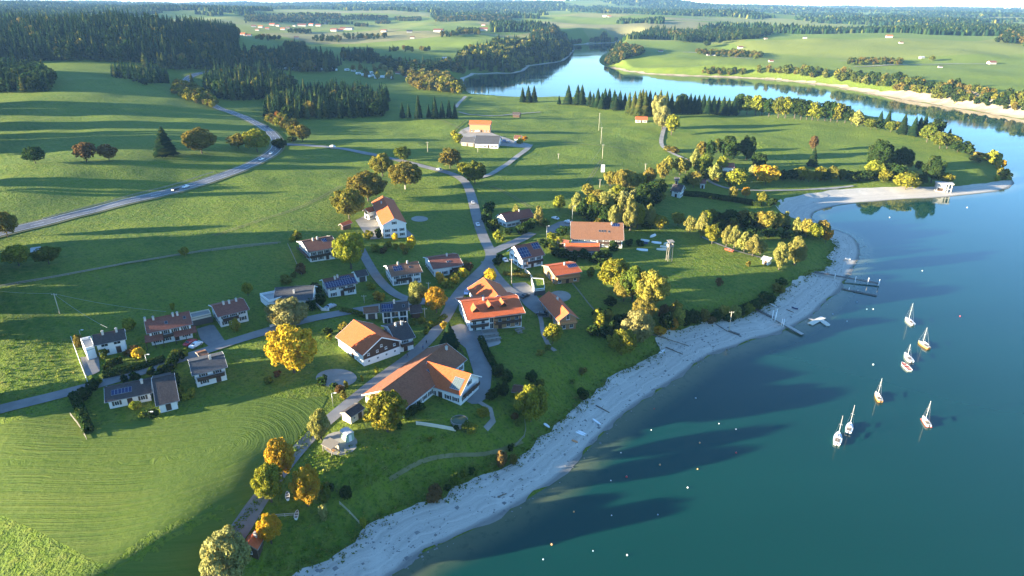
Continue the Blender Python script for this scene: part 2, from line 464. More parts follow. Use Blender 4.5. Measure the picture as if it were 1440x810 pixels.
def pix(P, up=0.): return np.array([hit(x, y, up)[:2] for x, y in P])
near_shore = [on_z(*p)[:2] for p in SHORE[:29]]
bank = [(405,812),(440,795),(480,778),(493,770),(497,757),(517,740),(547,723),(590,707),(627,700),(647,683),(680,668),(720,650),(743,637),(760,617),
 (780,597),(807,577),(823,563),(850,540),(867,522),(889,517),(906,507),(921,501),(928,489),(918,474),(932,467),(953,465),(974,457),(987,450),(1000,453),(1022,449),
 (1047,446),(1056,439),(1073,434),(1087,424),(1100,412),(1106,403),(1128,390),(1140,383),(1160,381),(1171,368),(1163,362),(1170,354),(1176,345),(1167,336),(1157,329)]
ring = list(pix(bank)) + near_shore[::-1]
ring = [np.array((-75., 62.))] + ring + [np.array((-12., 62.))]
# the water-side edge goes a little way under the water
ring = np.array(ring)
patch('beach', ring, M_BEACH, .1, 2.2, 'pale grey gravel beach of the drawn down lake', jag=.9)
inlet = [(1157,329),(1146,322),(1120,308),(1096,297),(1088,286),(1100,279),(1130,273),(1173,267),(1215,264),(1262,263),(1310,263),(1350,262),(1385,258),(1410,254),(1424,254)]
ring = list(pix(inlet)) + [on_z(*p)[:2] for p in SHORE[26:40]][::-1]
patch('sand_spit', np.array(ring), M_BEACH, .12, 4., 'sandy spit and mud flat around the shallow inlet', jag=.4)
fs = [on_z(*p)[:2] for p in SHORE[84:-1]]
fs = np.array(fs)
def offset_line(P, w):
    t = np.gradient(P, axis=0); t /= np.hypot(*t.T)[:, None]
    return P + np.stack([-t[:, 1], t[:, 0]], 1) * np.asarray(w)[:, None]
wid = np.interp(np.arange(len(fs)), [0, 5, 10, 13, 20, len(fs)], [9, 9, 12, 30, 28, 12])
wid = wid + np.where((np.arange(len(fs)) > 10) & (np.arange(len(fs)) < 24), 9 * np.sin(np.arange(len(fs)) * 2.1) + 6, 0)
patch('sandy_shore', np.vstack([fs, offset_line(fs, wid)[::-1]]), M_SAND, .25, 6., 'bright eroded sand bank along the far shore', jag=2.5)
for nm, seg in (('gravel_strand', SHORE[64:78]),):
    q = np.array([on_z(*p)[:2] for p in seg])
    patch(nm, np.vstack([q, offset_line(q, np.full(len(q), 7.))[::-1]]), M_BEACH, .2, 6., 'thin gravel strand below the far lakeside wood')
# ------------------------------------------------------------------ trees
def leaf_mat(name, a, b, c=None, hue=.12, sparkle=.3):
    """a: main leaf colour, b: second leaf colour, c: a few accent leaves"""
    t = NT(name)
    oi = t.n('ShaderNodeObjectInfo'); tint = t.attr('tint')
    col = t.mix(t.mr(tint, .15, .85), a, b)
    if c: col = t.mix(t.mr(tint, .80, .92), col, c)
    r = t.math('ADD', t.math('MULTIPLY', oi.outputs['Random'], hue * 2), 1 - hue)
    hs = t.n('ShaderNodeHueSaturation'); t.l(col, hs.inputs['Color']); t.l(r, hs.inputs['Value'])
    t.l(t.math('ADD', t.math('MULTIPLY', oi.outputs['Random'], .03), .485), hs.inputs['Hue'])
    d = t.n('ShaderNodeBsdfDiffuse'); t.l(hs.outputs[0], d.inputs[0])
    tr = t.n('ShaderNodeBsdfTranslucent'); t.l(hs.outputs[0], tr.inputs[0])
    m = t.n('ShaderNodeMixShader'); m.inputs[0].default_value = .28
    t.l(d.outputs[0], m.inputs[1]); t.l(tr.outputs[0], m.inputs[2]); t.l(m.outputs[0], t.out.inputs[0])
    return t.m
LEAF = {
 'T': leaf_mat('grass_blades', (.090, .150, .014), (.150, .185, .022), (.24, .22, .06)),
 'S': leaf_mat('straw_gold_leaves', (.285, .225, .042), (.175, .170, .032), (.34, .23, .035)),
 'A': leaf_mat('amber_leaves', (.52, .330, .026), (.40, .285, .030), (.50, .24, .02)),
 'O': leaf_mat('orange_leaves', (.46, .20, .018), (.40, .25, .02), (.22, .17, .02)),
 'Y': leaf_mat('yellow_green_leaves', (.270, .250, .026), (.150, .170, .022), (.34, .27, .025)),
 'P': leaf_mat('pale_yellow_leaves', (.285, .260, .070), (.185, .195, .045), (.32, .25, .05)),
 'W': leaf_mat('silvery_willow_leaves', (.34, .32, .11), (.24, .235, .075), (.32, .25, .06)),
 'G': leaf_mat('green_leaves', (.080, .110, .016), (.135, .150, .022), (.21, .18, .02)),
 'D': leaf_mat('dark_green_leaves', (.022, .048, .012), (.040, .064, .014), (.07, .08, .018)),
 'R': leaf_mat('russet_leaves', (.190, .150, .028), (.120, .115, .022), (.30, .19, .03)),
 'B': leaf_mat('brown_leaves', (.15, .085, .032), (.11, .075, .030), (.20, .10, .03)),
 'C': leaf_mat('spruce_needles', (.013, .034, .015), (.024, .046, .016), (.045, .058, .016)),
 'L': leaf_mat('olive_needles', (.050, .070, .018), (.075, .085, .020), (.105, .095, .02)),  # lighter olive needles of larches and pines, mixed among the dark spruces
}
M_BARK = plain('bark', (.085, .065, .045), .9, .35, 4)
M_PALEBARK = plain('pale_bark', (.42, .38, .31), .85, .35, 5)

def cards(P, Nrm, size, rg, drop=0.):
    """one bent-free leaf clump per point"""
    n = len(P)
    nn = Nrm + rg.normal(0, .55, (n, 3)); nn /= np.linalg.norm(nn, axis=1)[:, None]
    a = np.cross(nn, rg.normal(0, 1, (n, 3))); a /= np.linalg.norm(a, axis=1)[:, None]
    b = np.cross(nn, a)
    s = size * rg.uniform(.65, 1.4, n)[:, None]
    k = rg.uniform(.6, 1.0, n)[:, None]
    V = np.stack([P - a * s, P - b * s * k, P + a * s * rg.uniform(.7, 1.1, n)[:, None], P + b * s * k], 1)
    V[:, 1, 2] -= drop; V[:, 3, 2] -= drop
    return V.reshape(-1, 3), np.arange(4 * n).reshape(n, 4)
def crown_points(seed, n, kind):
    rg = np.random.default_rng(seed)
    if kind == 'round':  nl, z0, zc, rz, rl = 62, .14, .56, .42, (.07, .125)
    elif kind == 'tall': nl, z0, zc, rz, rl = 28, .10, .54, .44, (.10, .19)
    elif kind == 'narrow': nl, z0, zc, rz, rl = 26, .08, .52, .44, (.10, .19)
    elif kind == 'willow': nl, z0, zc, rz, rl = 34, .06, .52, .44, (.09, .19)
    else: nl, z0, zc, rz, rl = 9, .0, .40, .40, (.22, .34)     # shrub
    c = []
    for i in range(nl):
        t = math.acos(rg.uniform(-.95, 1)); f = rg.uniform(0, 6.283); k = rg.uniform(.64, .84)
        zz = zc + rz * .82 * math.cos(t) * rg.uniform(.75, 1.08)
        w = math.sin(t) * k * .5
        if kind == 'narrow': w *= .62 + .55 * (1 - abs(zz - .36) / .5) * .9
        c.append((w * math.cos(f) * 1.1, w * math.sin(f) * 1.1, zz, rg.uniform(*rl)))
    c.append((0, 0, zc, .33)); c.append((0, 0, zc + rz * .35, .26)); c.append((0, 0, zc - rz * .3, .28))
    c = np.array(c)
    li = rg.choice(len(c), n, p=c[:, 3] ** 2 / (c[:, 3] ** 2).sum())
    d = rg.normal(0, 1, (n, 3)); d[:, 2] += .25; d /= np.linalg.norm(d, axis=1)[:, None]
    rr = c[li, 3] * rg.uniform(.72, 1.06, n) ** .8
    asp = np.array([1, 1, .95 if kind not in ('narrow', 'tall') else .9])
    P = c[li, :3] + d * rr[:, None] * asp
    # leaves deep inside a neighbouring lobe are not seen: drop them
    dist = np.linalg.norm((P[:, None] - c[None, :, :3]), axis=2) / c[None, :, 3]
    keep = (dist.min(1) > .62) & (P[:, 2] > z0 * .6)
    P, d, li = P[keep], d[keep], li[keep]
    tint = np.clip(rg.uniform(0, 1, len(c))[li] * .45 + rg.uniform(0, .6, len(P)), 0, 1)
    m = np.abs(P[:, :2]).max() * 2
    P[:, :2] /= max(m, .6) / 1.0
    P[:, 2] = P[:, 2] / max(P[:, 2].max(), .5)
    return P, d, tint, rg
def make_crown(seed, n, size, kind):
    P, d, tint, rg = crown_points(seed, n, kind)
    V, Q = cards(P, d, size, rg, .02 if kind == 'willow' else 0.)
    me = big_mesh('crown', V, Q, [LEAF['G']]); fattr(me, 'tint', tint)
    return me
def make_trunk(seed, top=.62, r=.028, limbs=5):
    rg = random.Random(seed); m = MB()
    p, rad = Vector((0, 0, -.04)), r * 1.25
    pts = [p]
    for i in range(4):
        q = Vector((rg.uniform(-.012, .012) * i, rg.uniform(-.012, .012) * i, top * (i + 1) / 4))
        m.tube(p, q, rad, rad * .78, 6); p, rad = q, rad * .78; pts.append(q)
    for i in range(limbs):
        a = 2.4 * i + rg.uniform(0, 1); b = pts[2 + i % 2]
        e = b + Vector((math.cos(a) * .27, math.sin(a) * .27, rg.uniform(.14, .30)))
        m.tube(b, e, r * .5, r * .14, 5)
    return m.mesh('trunk', [M_BARK])
def conifer_arrays(seed, levels, per, quad=True, rad=.5):
    """spruce: whorls of drooping branches; height 1, spread 1"""
    rg = np.random.default_rng(seed); V, Q, T = [], [], []
    for k in range(levels):
        f = (k + .5) / levels; z = .10 + .88 * f
        r = rad * (1 - f) ** .82 * rg.uniform(.86, 1.08) + .02
        n = max(4, int(per * (1 - .55 * f)))
        for i in range(n):
            a = 2 * math.pi * (i + rg.uniform(-.3, .3)) / n + k * 1.1
            rr = r * rg.uniform(.72, 1.12); w = rr * math.pi / n * 1.7
            dx, dy = math.cos(a), math.sin(a); tip = z - .085 * rg.uniform(.6, 1.4) * (1 - .4 * f)
            zi = z + .05
            n0 = len(V)
            V += [(dx * .03, dy * .03, zi), (dx * rr * .62 - dy * w, dy * rr * .62 + dx * w, (zi + tip) / 2 - .012), (dx * rr, dy * rr, tip), (dx * rr * .62 + dy * w, dy * rr * .62 - dx * w, (zi + tip) / 2 - .012)]
            Q.append((n0, n0 + 1, n0 + 2, n0 + 3)); T.append(rg.uniform(0, 1))
    n0 = len(V)
    V += [(-.02, 0, .93), (0, .02, .93), (.02, 0, .93), (0, 0, 1.0)]; Q.append((n0, n0 + 1, n0 + 2, n0 + 3)); T.append(.5)
    return np.array(V), np.array(Q), np.array(T)
def make_conifer(seed, levels, per):
    V, Q, T = conifer_arrays(seed, levels, per)
    me = big_mesh('crown', V, Q, [LEAF['C']]); fattr(me, 'tint', T); return me
CR = {}
for kind in ('round', 'tall', 'narrow', 'willow', 'shrub'):
    CR[kind, 'hi'] = [make_crown(100 + i + len(kind) * 7, 9500 if kind != 'shrub' else 3000, .025 if kind != 'shrub' else .05, kind) for i in range(3)]
    CR[kind, 'mid'] = [make_crown(140 + i + len(kind) * 7, 2200 if kind != 'shrub' else 900, .045 if kind != 'shrub' else .085, kind) for i in range(3)]
    CR[kind, 'lo'] = [make_crown(180 + i + len(kind) * 7, 520 if kind != 'shrub' else 320, .085 if kind != 'shrub' else .125, kind) for i in range(3)]
CR['spruce', 'hi'] = [make_conifer(i, 22, 16) for i in range(3)]
CR['spruce', 'mid'] = [make_conifer(i + 5, 15, 11) for i in range(3)]
CR['spruce', 'lo'] = [make_conifer(i + 9, 10, 8) for i in range(4)]
TR = [make_trunk(i) for i in range(3)]
TRC = make_trunk(9, .9, .02, 0)
TRP = [m.copy() for m in TR]
for m in TRP: m.materials[0] = M_PALEBARK
DESC = {'S': 'golden olive', 'A': 'golden amber', 'O': 'orange', 'Y': 'yellow-green', 'P': 'pale yellow', 'W': 'silvery', 'G': 'green', 'D': 'dark green', 'R': 'russet olive', 'B': 'brown', 'C': 'dark', 'L': 'olive green'}
FORM = {'S': 'round', 'A': 'round', 'O': 'round', 'Y': 'round', 'P': 'narrow', 'W': 'willow', 'G': 'round', 'D': 'round', 'R': 'round', 'B': 'round', 'C': 'spruce', 'L': 'spruce'}
def setmat(o, m):
    o.material_slots[0].link = 'OBJECT'; o.material_slots[0].material = m
NAME = {'round': 'broadleaf_tree', 'tall': 'broadleaf_tree', 'narrow': 'slender_tree', 'willow': 'willow_tree', 'spruce': 'spruce_tree', 'shrub': 'garden_shrub'}
tcount = [0]
def put_tree(p, h, w, kind, label, group=None, form=None, lod=None, parts=True, cat=None, pale=False, name=None):
    form = form or FORM[kind]
    px = h * F / depth(p)
    lod = 'hi' if form == 'spruce' else lod
    lod = lod or ('hi' if px > 30 else 'mid' if px > 15 else 'lo')
    tcount[0] += 1; k = tcount[0]
    me = CR[form, lod][k % len(CR[form, lod])]
    nm = name or NAME[form]
    cat = cat or ('shrub' if form == 'shrub' else 'tree')
    rz = (k * 2.399) % 6.283
    w = w * 1.14
    sz = (w, w * (.92 + .16 * ((k * .37) % 1)), h)
    if parts and form != 'shrub':
        root = empty(nm, p, rz, label, cat, group)
        c = add('crown', me, root); c.scale = sz; setmat(c, LEAF[kind])
        t = add('trunk', TRC if form == 'spruce' else (TRP if pale else TR)[k % 3], root)
        t.scale = (h * .8, h * .8, h)
    else:
        root = add(nm, me, None, p, rz); root.scale = sz; setmat(root, LEAF[kind]); tag(root, label, cat, group)
    return root
ORD = ['first', 'second', 'third', 'fourth', 'fifth', 'sixth', 'seventh', 'eighth', 'ninth', 'tenth', 'eleventh', 'twelfth', 'thirteenth', 'fourteenth', 'fifteenth', 'sixteenth',
       'seventeenth', 'eighteenth', 'nineteenth', 'twentieth']
def tree_px(px, py, hpx, wpx, kind, label, group=None, form=None, **kw):
    p = hit(px, py); D = depth(p)
    dip = math.cos(PITCH + math.atan((py - CY) / F))
    return put_tree(p, max(hpx / max(dip, .4) * .93, 3) * D / F, wpx * D / F, kind, label, group, form, **kw)

# --- single trees: base x, base y, height, width (photo pixels), leaf, text after the colour
SINGLE = [
 (414,524,66,66,'A','lime tree, huge round crown in the meadow below the lane'),
 (545,607,54,52,'Y','chestnut tree beside the brown gable of the big farmhouse'),
 (746,592,52,48,'Y','tree, round and broad, above the gravel beach beside a garden fence'),
 (397,674,56,38,'A','maple with an orange top beside the field track'),
 (382,706,50,38,'Y','tree leaning on the golden maple, right beside the field track'),
 (433,711,54,40,'A','maple standing over a parked white trailer'),
 (382,764,38,32,'O','small tree beside the red roofed hut'),
 (325,812,62,60,'W','willow, big and loose, at the bottom edge beside the hut'),
 (452,618,42,30,'P','tree beside the track near the round gravel place'),
 (407,458,42,54,'W','spreading tree in front of the grey hip roofed house'),
 (614,440,38,29,'A','maple at the crossroads west of the hotel'),
 (587,431,36,30,'P','tree between the lane and the crossroads'),
 (494,378,54,42,'Y','tree, tall and lobed, between the two chalets and the school house'),
 (491,308,44,46,'R','tree, lowest of the four round trees on the school hill'),
 (518,283,44,52,'R','tree, broadest of the four round trees on the school hill'),
 (538,248,34,32,'R','tree at the back of the school hill beside the road'),
 (570,266,40,44,'R','tree with a bare pale trunk beside the school drive'),
 (567,227,22,23,'G','round tree standing alone on the road verge'),
 (633,237,30,31,'R','round tree at the bend of the village road'),
 (651,247,20,16,'Y','small tree at the inside of the road bend'),
 (668,258,34,30,'G','bushy tree below the bend of the farm lane'),
 (690,397,21,16,'A','slim little tree just north of the hotel'),
 (777,483,28,25,'Y','round tree beside the red annex of the hotel'),
 (873,499,38,37,'Y','bright round tree at the edge of the beach'),
 (896,482,50,44,'W','feathery tree behind the bright round tree at the beach'),
 (864,409,46,42,'Y','tree at the left end of the big lakeside clump'),
 (889,424,52,40,'G','tree in the middle of the big lakeside clump'),
 (916,436,58,44,'S','tree at the right end of the big lakeside clump'),
 (877,424,34,26,'S','low tree under the big lakeside clump'),
 (905,452,34,34,'S','tree at the front of the big lakeside clump'),
 (786,297,24,16,'Y','neat oval tree above the white car park'),
 (810,301,32,20,'P','slender tree beside the lamp post of the boathouse yard'),
 (757,318,30,16,'P','slim tree right of the upper chalet'),
 (726,312,26,12,'P','slim small tree in front of the upper chalet'),
 (234,219,43,34,'C','fir standing alone on the field ridge'),
 (284,216,38,44,'R','oak, round and low, on the field ridge'),
 (336,209,22,26,'R','tree beside the main road junction'),
 (362,214,34,34,'Y','tree, tallest beside the main road junction'),
 (394,211,17,20,'D','small tree on the traffic island'),
 (411,201,10,11,'D','bush at the mouth of the village road'),
 (413,197,22,15,'Y','tree right of the junction beside the pasture'),
 (426,199,24,24,'R','tree furthest right at the road junction'),
 (50,230,25,25,'D','small tree, leftmost of the three on the field ridge'),
 (122,228,29,29,'B','tree, middle one of the three on the field ridge'),
 (154,226,24,24,'B','tree, rightmost of the three on the field ridge'),
 (11,333,37,30,'R','dark tree at the left edge beside the main road'),
 (27,374,30,32,'Y','rounded bush tree left of the little white hut'),
 (69,371,25,32,'G','bush tree right of the little white hut'),
 (260,361,14,12,'Y','lone thorn bush in the pasture'),
 (349,416,19,15,'Y','small tree at the end of the white chalets'),
 (632,487,36,26,'D','spruce between two arms of the hotel drive','spruce'),
 (479,555,14,14,'B','small red leaved tree at the gravel pad'),
 (680,588,15,17,'Y','round little tree in the garden of the big farmhouse'),
 (1076,259,28,32,'A','maple glowing beside the bay'),
 (1142,234,28,16,'C','spruce with a dead top on the peninsula'),
 (1143,212,22,12,'B','withered tree behind the dark spruce of the peninsula'),
 (1024,225,36,30,'D','tree, left one of the pair on the peninsula','tall'),
 (1049,225,36,24,'D','tree, right one of the pair on the peninsula','tall'),
 (1233,241,46,36,'D','tree, tallest beside the bay','tall'),
 (1266,237,32,28,'D','tree right of the tall pine by the bay'),
 (1273,267,25,32,'Y','bushy tree on the sand left of the concrete tower'),
 (1309,257,40,26,'D','pointed tree behind the concrete tower','tall'),
 (1329,260,18,20,'Y','low tree right of the concrete tower'),
 (1228,250,26,24,'Y','tree at the foot of the tall pine by the bay'),
 (1278,237,13,9,'Y','little tree right of the pine group by the bay'),
 (590,375,0,0,'Y',''),
 (687,120,0,0,'Y',''),
 (925,168,36,22,'W','poplar, back one of three above the little red roofed barn'),
 (931,182,36,23,'W','poplar, middle one of three above the little red roofed barn'),
 (944,190,30,19,'Y','poplar, front one of three above the little red roofed barn'),
 (345,136,22,10,'Y','slender tree, left of two glowing before the dark wood'),
 (364,134,26,11,'Y','slender tree, right of two glowing before the dark wood'),
 (1310,86,8,8,'G','small tree alone on the far pasture'),
 (994,66,9,9,'D','round tree at the top of the far meadow, left of two'),
 (1011,62,9,9,'D','round tree at the top of the far meadow, right of two'),
 (1063,84,8,9,'G','small tree alone below the far barns'),
]
for e in SINGLE:
    if e[2] == 0: continue
    kind = e[4]; form = e[6] if len(e) > 6 else None
    if form == 'spruce': kind = 'C'
    tree_px(*e[:4], kind, DESC[e[4]] + ' ' + e[5], form=form, pale='pale trunk' in e[5])

# --- rows and clumps: (group, text, counted from left?, [x, y, h, w, leaf])
ROWS = [
 ('trees along the lakeside path', 'tree in the row along the lakeside path', True,
  [(953,317,18,15,'Y'),(970,327,23,14,'P'),(986,334,36,15,'P'),(1001,343,27,17,'Y'),(1021,347,30,14,'P'),(1032,349,32,14,'P'),(1046,354,28,15,'P'),(1058,360,30,17,'P'),(1069,358,24,14,'P'),(1095,379,38,19,'P'),(1117,373,40,22,'P')]),
 ('trees behind the lakeside campground', 'tree in the thicket behind the lakeside camp', False,
  [(990,322,26,16,'Y'),(1000,316,22,14,'G'),(1009,316,18,12,'D'),(1018,315,16,16,'D'),(1026,316,22,16,'D'),(1035,316,17,18,'D'),(1043,317,22,15,'R'),(1055,320,22,16,'D'),(1063,320,20,12,'S'),(1069,322,25,14,'S'),(1079,324,27,18,'S'),
   (1092,324,25,15,'S'),(1103,324,27,11,'P'),(1119,331,26,12,'P'),(1133,334,26,15,'S'),(1144,337,23,16,'Y'),(1154,336,26,17,'S'),(1161,341,20,12,'O'),(1011,330,16,14,'D'),(1030,331,14,14,'D'),(1053,332,13,16,'D'),(1080,335,13,18,'D'),(1104,338,12,14,'D')]),
 ('trees in the copse behind the boathouse', 'tree in the copse behind the boathouse', False,
  [(826,277,18,14,'S'),(858,262,21,16,'S'),(872,270,31,16,'S'),(881,270,31,17,'S'),(891,268,26,14,'S'),(899,268,24,13,'Y'),(912,264,28,16,'S'),(938,246,26,13,'S'),(931,254,26,15,'S'),(876,292,24,18,'W'),(890,288,22,10,'W'),(830,302,30,18,'Y'),
   (849,304,34,20,'P'),(862,322,34,14,'P'),(872,322,44,14,'P'),(886,324,50,20,'P'),(896,322,36,16,'Y'),(914,321,30,13,'P'),(912,312,26,12,'P'),(928,323,20,17,'Y'),(867,322,15,12,'P'),(820,308,24,16,'D'),(838,314,30,20,'D'),(851,318,28,18,'D'),
   (905,290,32,18,'D'),(916,284,28,18,'D'),(926,278,26,16,'D'),(899,300,30,16,'D'),(842,282,15,16,'R'),(857,290,24,14,'P'),(868,284,24,14,'Y')]),
 ('trees round the houses by the bay', 'tree round the small houses by the bay', False,
  [(956,246,26,19,'S'),(964,243,20,16,'S'),(977,236,28,14,'P'),(983,246,24,16,'G'),(992,240,26,17,'G'),(1004,256,28,18,'P'),(975,264,24,20,'S'),(966,262,16,14,'D'),(1034,264,28,30,'Y'),(1015,242,24,14,'Y'),(1030,282,20,14,'S'),(1048,278,16,11,'O'),(1070,287,18,16,'Y'),
   (1084,290,12,16,'D'),(1058,248,18,13,'W'),(1066,236,22,20,'D'),(1086,252,14,11,'G'),(1100,254,16,20,'D'),(1113,254,17,16,'D'),(1126,254,20,22,'Y'),(1137,256,18,12,'R'),(1151,255,22,16,'Y'),(1160,256,18,18,'D'),(1169,256,24,16,'R'),(1182,254,17,12,'G'),(1191,254,14,16,'D'),
   (1207,254,14,16,'D'),(1219,254,16,16,'D'),(998,224,28,14,'D'),(1008,214,20,14,'G'),(985,222,24,16,'R'),(1280,258,18,20,'D'),(1294,262,18,16,'D'),(1252,252,24,20,'D'),(1243,256,18,18,'Y'),(1262,256,24,18,'D'),(1291,240,14,10,'D')]),
 ('shrubs on the bank above the jetties', 'shrub on the bank above the jetties', False,
  [(1018,447,19,13,'S'),(1033,447,19,14,'P'),(1052,442,16,14,'G'),(1042,442,13,12,'D'),(1006,450,14,14,'D'),(1024,450,12,16,'D'),(990,452,18,13,'R'),(976,455,20,18,'D'),(966,458,18,16,'D'),(953,458,26,18,'S'),(936,462,24,18,'D'),(944,464,16,16,'O'),(932,444,16,16,'B'),(951,440,18,12,'S'),(1011,403,13,9,'B'),(1064,434,14,20,'D'),(1078,424,14,20,'D'),(1092,411,13,18,'R'),(1098,402,11,14,'D'),
   (1000,455,10,12,'B'),(926,470,12,16,'O')]),
 ('shrubs at the tip of the peninsula', 'shrub at the tip of the peninsula', True,
  [(1352,214,16,20,'D'),(1361,216,14,14,'D'),(1374,229,15,22,'R'),(1387,226,12,12,'D'),(1395,231,20,17,'Y'),(1406,238,14,11,'O'),(1410,252,16,17,'R'),(1401,255,9,9,'Y')]),
 ('trees along the outer shore of the peninsula', 'tree along the outer shore of the peninsula', False,
  [(957,158,27,18,'D'),(1040,160,29,17,'D'),(1050,161,28,20,'G'),(1062,162,29,18,'Y'),(1071,162,25,16,'G'),(1081,164,27,16,'D'),(1094,166,31,20,'G'),(1104,166,31,20,'Y'),(1117,167,31,16,'D'),(1126,168,29,18,'D'),(1134,168,28,18,'D'),(1142,169,27,18,'Y'),(1150,170,20,18,'G'),
   (1160,170,29,20,'D'),(1168,171,29,20,'D'),(1177,172,28,21,'Y'),(1188,173,25,18,'D'),(1197,175,20,16,'D'),(1205,178,24,18,'P'),(1214,178,13,16,'Y'),(1224,182,16,18,'G'),(1232,182,13,16,'D'),(1252,186,16,16,'G'),(1261,186,16,18,'Y'),(1303,200,25,23,'G'),(1313,196,30,21,'D'),
   (1321,209,25,23,'G'),(1331,209,22,21,'Y'),(1341,210,20,16,'G'),(1346,214,16,18,'D')]),
 ('shrubs on the bank below the farmhouse', 'shrub on the grassy bank above the beach', True,
  [(610,703,20,22,'B'),(487,700,16,16,'D'),(511,742,14,9,'Y'),(640,682,16,12,'G'),(652,672,12,10,'G'),(706,655,18,20,'B'),(722,652,13,10,'R'),(663,668,10,10,'D'),(820,560,14,18,'D'),(458,704,20,20,'G'),(463,690,12,14,'D'),(455,730,20,12,'W'),(719,634,10,9,'D'),(629,690,8,9,'D')]),
]
for grp, txt, cnt, L in ROWS:
    L = sorted(L)
    shrub = txt.startswith('shrub')
    byk = {}
    for k, e in enumerate(L):
        same = [q for q in L if q[4] == e[4]]
        lab = DESC[e[4]] + (' %s, %s from the left' % (txt, ORD[k]) if cnt else ' ' + txt + (', %s such from the left' % ORD[same.index(e)] if len(same) > 1 else ''))
        gs_ = 1.2 if ('lakeside' in grp or 'copse' in grp) else 1.0
        tree_px(e[0], e[1], e[2] * (1.06 if gs_ > 1 else 1), e[3] * gs_, e[4], lab, grp, form='shrub' if shrub else None, cat='shrub' if shrub else None)

# --- woods
CON, BRO = [], []       # (x, y, height, width, leaf, group, label)
def wood(ring_px, spacing, hrange, mixk, group, label, wr=(.26, .34), bro=(.7, .95), shore=3):
    ring = pix(ring_px) if not hasattr(ring_px, 'shape') else ring_px
    x0, y0 = ring.min(0); x1, y1 = ring.max(0)
    X, Y = np.meshgrid(np.arange(x0, x1, spacing), np.arange(y0, y1, spacing))
    X = X.ravel() + rng.uniform(-.45, .45, X.size) * spacing; Y = Y.ravel() + rng.uniform(-.45, .45, Y.size) * spacing
    k = (poly_sd(X, Y, ring) < 0) & (poly_sd(X, Y, lake) > shore)
    ks = list(mixk); pr = np.array([mixk[q] for q in ks], float); pr /= pr.sum()
    for x, y in zip(X[k], Y[k]):
        q = ks[rng.choice(len(ks), p=pr)]; h = rng.uniform(*hrange) * (rng.uniform(.68, 1.08) if q in 'CL' else 1.)
        if q in 'CL': CON.append((x, y, h, h * rng.uniform(*wr), q, group, label % DESC[q] if '%' in label else label))
        else: BRO.append((x, y, h * .72, h * .72 * rng.uniform(*bro), q, group, label % DESC[q] if '%' in label else label))
def line_trees(L, h, w, kind, group, label):
    for k, (px, py, hp) in enumerate(sorted(L)):
        p = hit(px, py); hh = hp * depth(p) / F
        (CON if kind in 'CL' else BRO).append((p[0], p[1], hh, hh * w, kind, group, label + ', %s from the left' % ORD[k]))
wood([(-60,85),(100,86),(230,92),(298,86),(336,78),(336,52),(250,43),(120,40),(-60,38)], 7.5, (20, 30), {'C': 30, 'L': 3, 'R': .6, 'D': 1.5}, 'trees in the wooded hill', '%s tree in the wooded hill at the upper left')
wood([(-60,131),(60,130),(80,127),(72,113),(34,101),(-60,98)], 7, (14, 22), {'C': 6, 'D': 5, 'L': 1}, 'trees in the wood at the left edge', '%s tree in the small wood at the left edge')
wood([(150,107),(205,122),(238,118),(236,108),(172,99)], 7, (12, 17), {'C': 8, 'L': 2}, 'trees in the fir strip beside the hill meadow', '%s tree in the fir strip beside the hill meadow')
wood([(205,97),(310,101),(400,100),(470,102),(482,90),(420,78),(345,80),(250,88)], 8.5, (17, 27), {'C': 12, 'L': 2, 'R': .7, 'D': 2}, 'trees in the wood beyond the hill road', '%s tree in the wood beyond the hill road')
wood([(285,128),(310,142),(398,140),(412,122),(385,107),(300,109)], 7.5, (17, 26), {'C': 12, 'L': 2, 'R': .5, 'D': 1}, 'trees in the wood above the road junction', '%s tree in the wood above the road junction')
wood([(372,168),(460,168),(545,164),(546,140),(480,130),(410,135),(376,150)], 6.5, (13, 21), {'C': 12, 'L': 1.5, 'R': .4, 'D': 1}, 'trees in the wood left of the farm', '%s tree in the wood left of the farm')
wood([(240,131),(262,141),(300,154),(308,146),(280,126),(250,118)], 5, (5, 10), {'Y': 3, 'R': 3, 'G': 3, 'S': .6}, 'bushy trees beside the hill road', '%s bushy tree beside the hill road')
wood([(370,168),(404,188),(424,193),(420,180),(392,165)], 5, (6, 10), {'Y': 3, 'R': 3, 'O': 1}, 'bushy trees beside the junction', '%s bushy tree along the road above the junction')
wood([(690,102),(735,103),(770,90),(800,84),(808,68),(760,62),(700,62),(655,78),(640,90)], 8.5, (17, 26), {'C': 8, 'L': 2, 'D': 3, 'Y': 1.2, 'P': 1}, 'trees in the wood on the far lake bank', '%s tree in the wood on the far lake bank')
wood([(742,63),(806,60),(870,58),(975,60),(975,48),(850,46),(750,48)], 11, (17, 26), {'C': 8, 'L': 2, 'D': 3, 'R': 2}, 'trees in the wood behind the lake end', '%s tree in the wood behind the lake end')
wood([(848,90),(858,93),(880,85),(906,77),(900,71),(862,74)], 7, (12, 18), {'C': 3, 'D': 6, 'R': 3}, 'trees in the wooded spur at the narrows', '%s tree in the wooded spur at the narrows')
wood([(535,90),(600,95),(650,99),(656,105),(600,105),(545,100)], 8, (14, 22), {'C': 6, 'D': 4, 'R': 2, 'L': 1}, 'trees behind the campsite', '%s tree behind the far campsite')
wood([(590,128),(648,134),(654,122),(630,110),(590,106),(570,112),(575,120)], 7.5, (9, 17), {'R': 4, 'Y': 3, 'P': 2, 'G': 2, 'S': 1}, 'trees beside the campsite shore', '%s tree beside the campsite shore')
wood([(500,112),(585,115),(590,100),(520,98),(478,99)], 21, (11, 17), {'R': 3, 'P': 3, 'Y': 2, 'L': 1}, 'trees among the caravans', '%s tree among the far caravans')
wood([(480,86),(530,92),(535,84),(520,76),(480,76)], 10, (14, 20), {'C': 6, 'D': 3, 'R': 1}, 'trees in the wood left of the campsite', '%s tree in the wood left of the campsite')
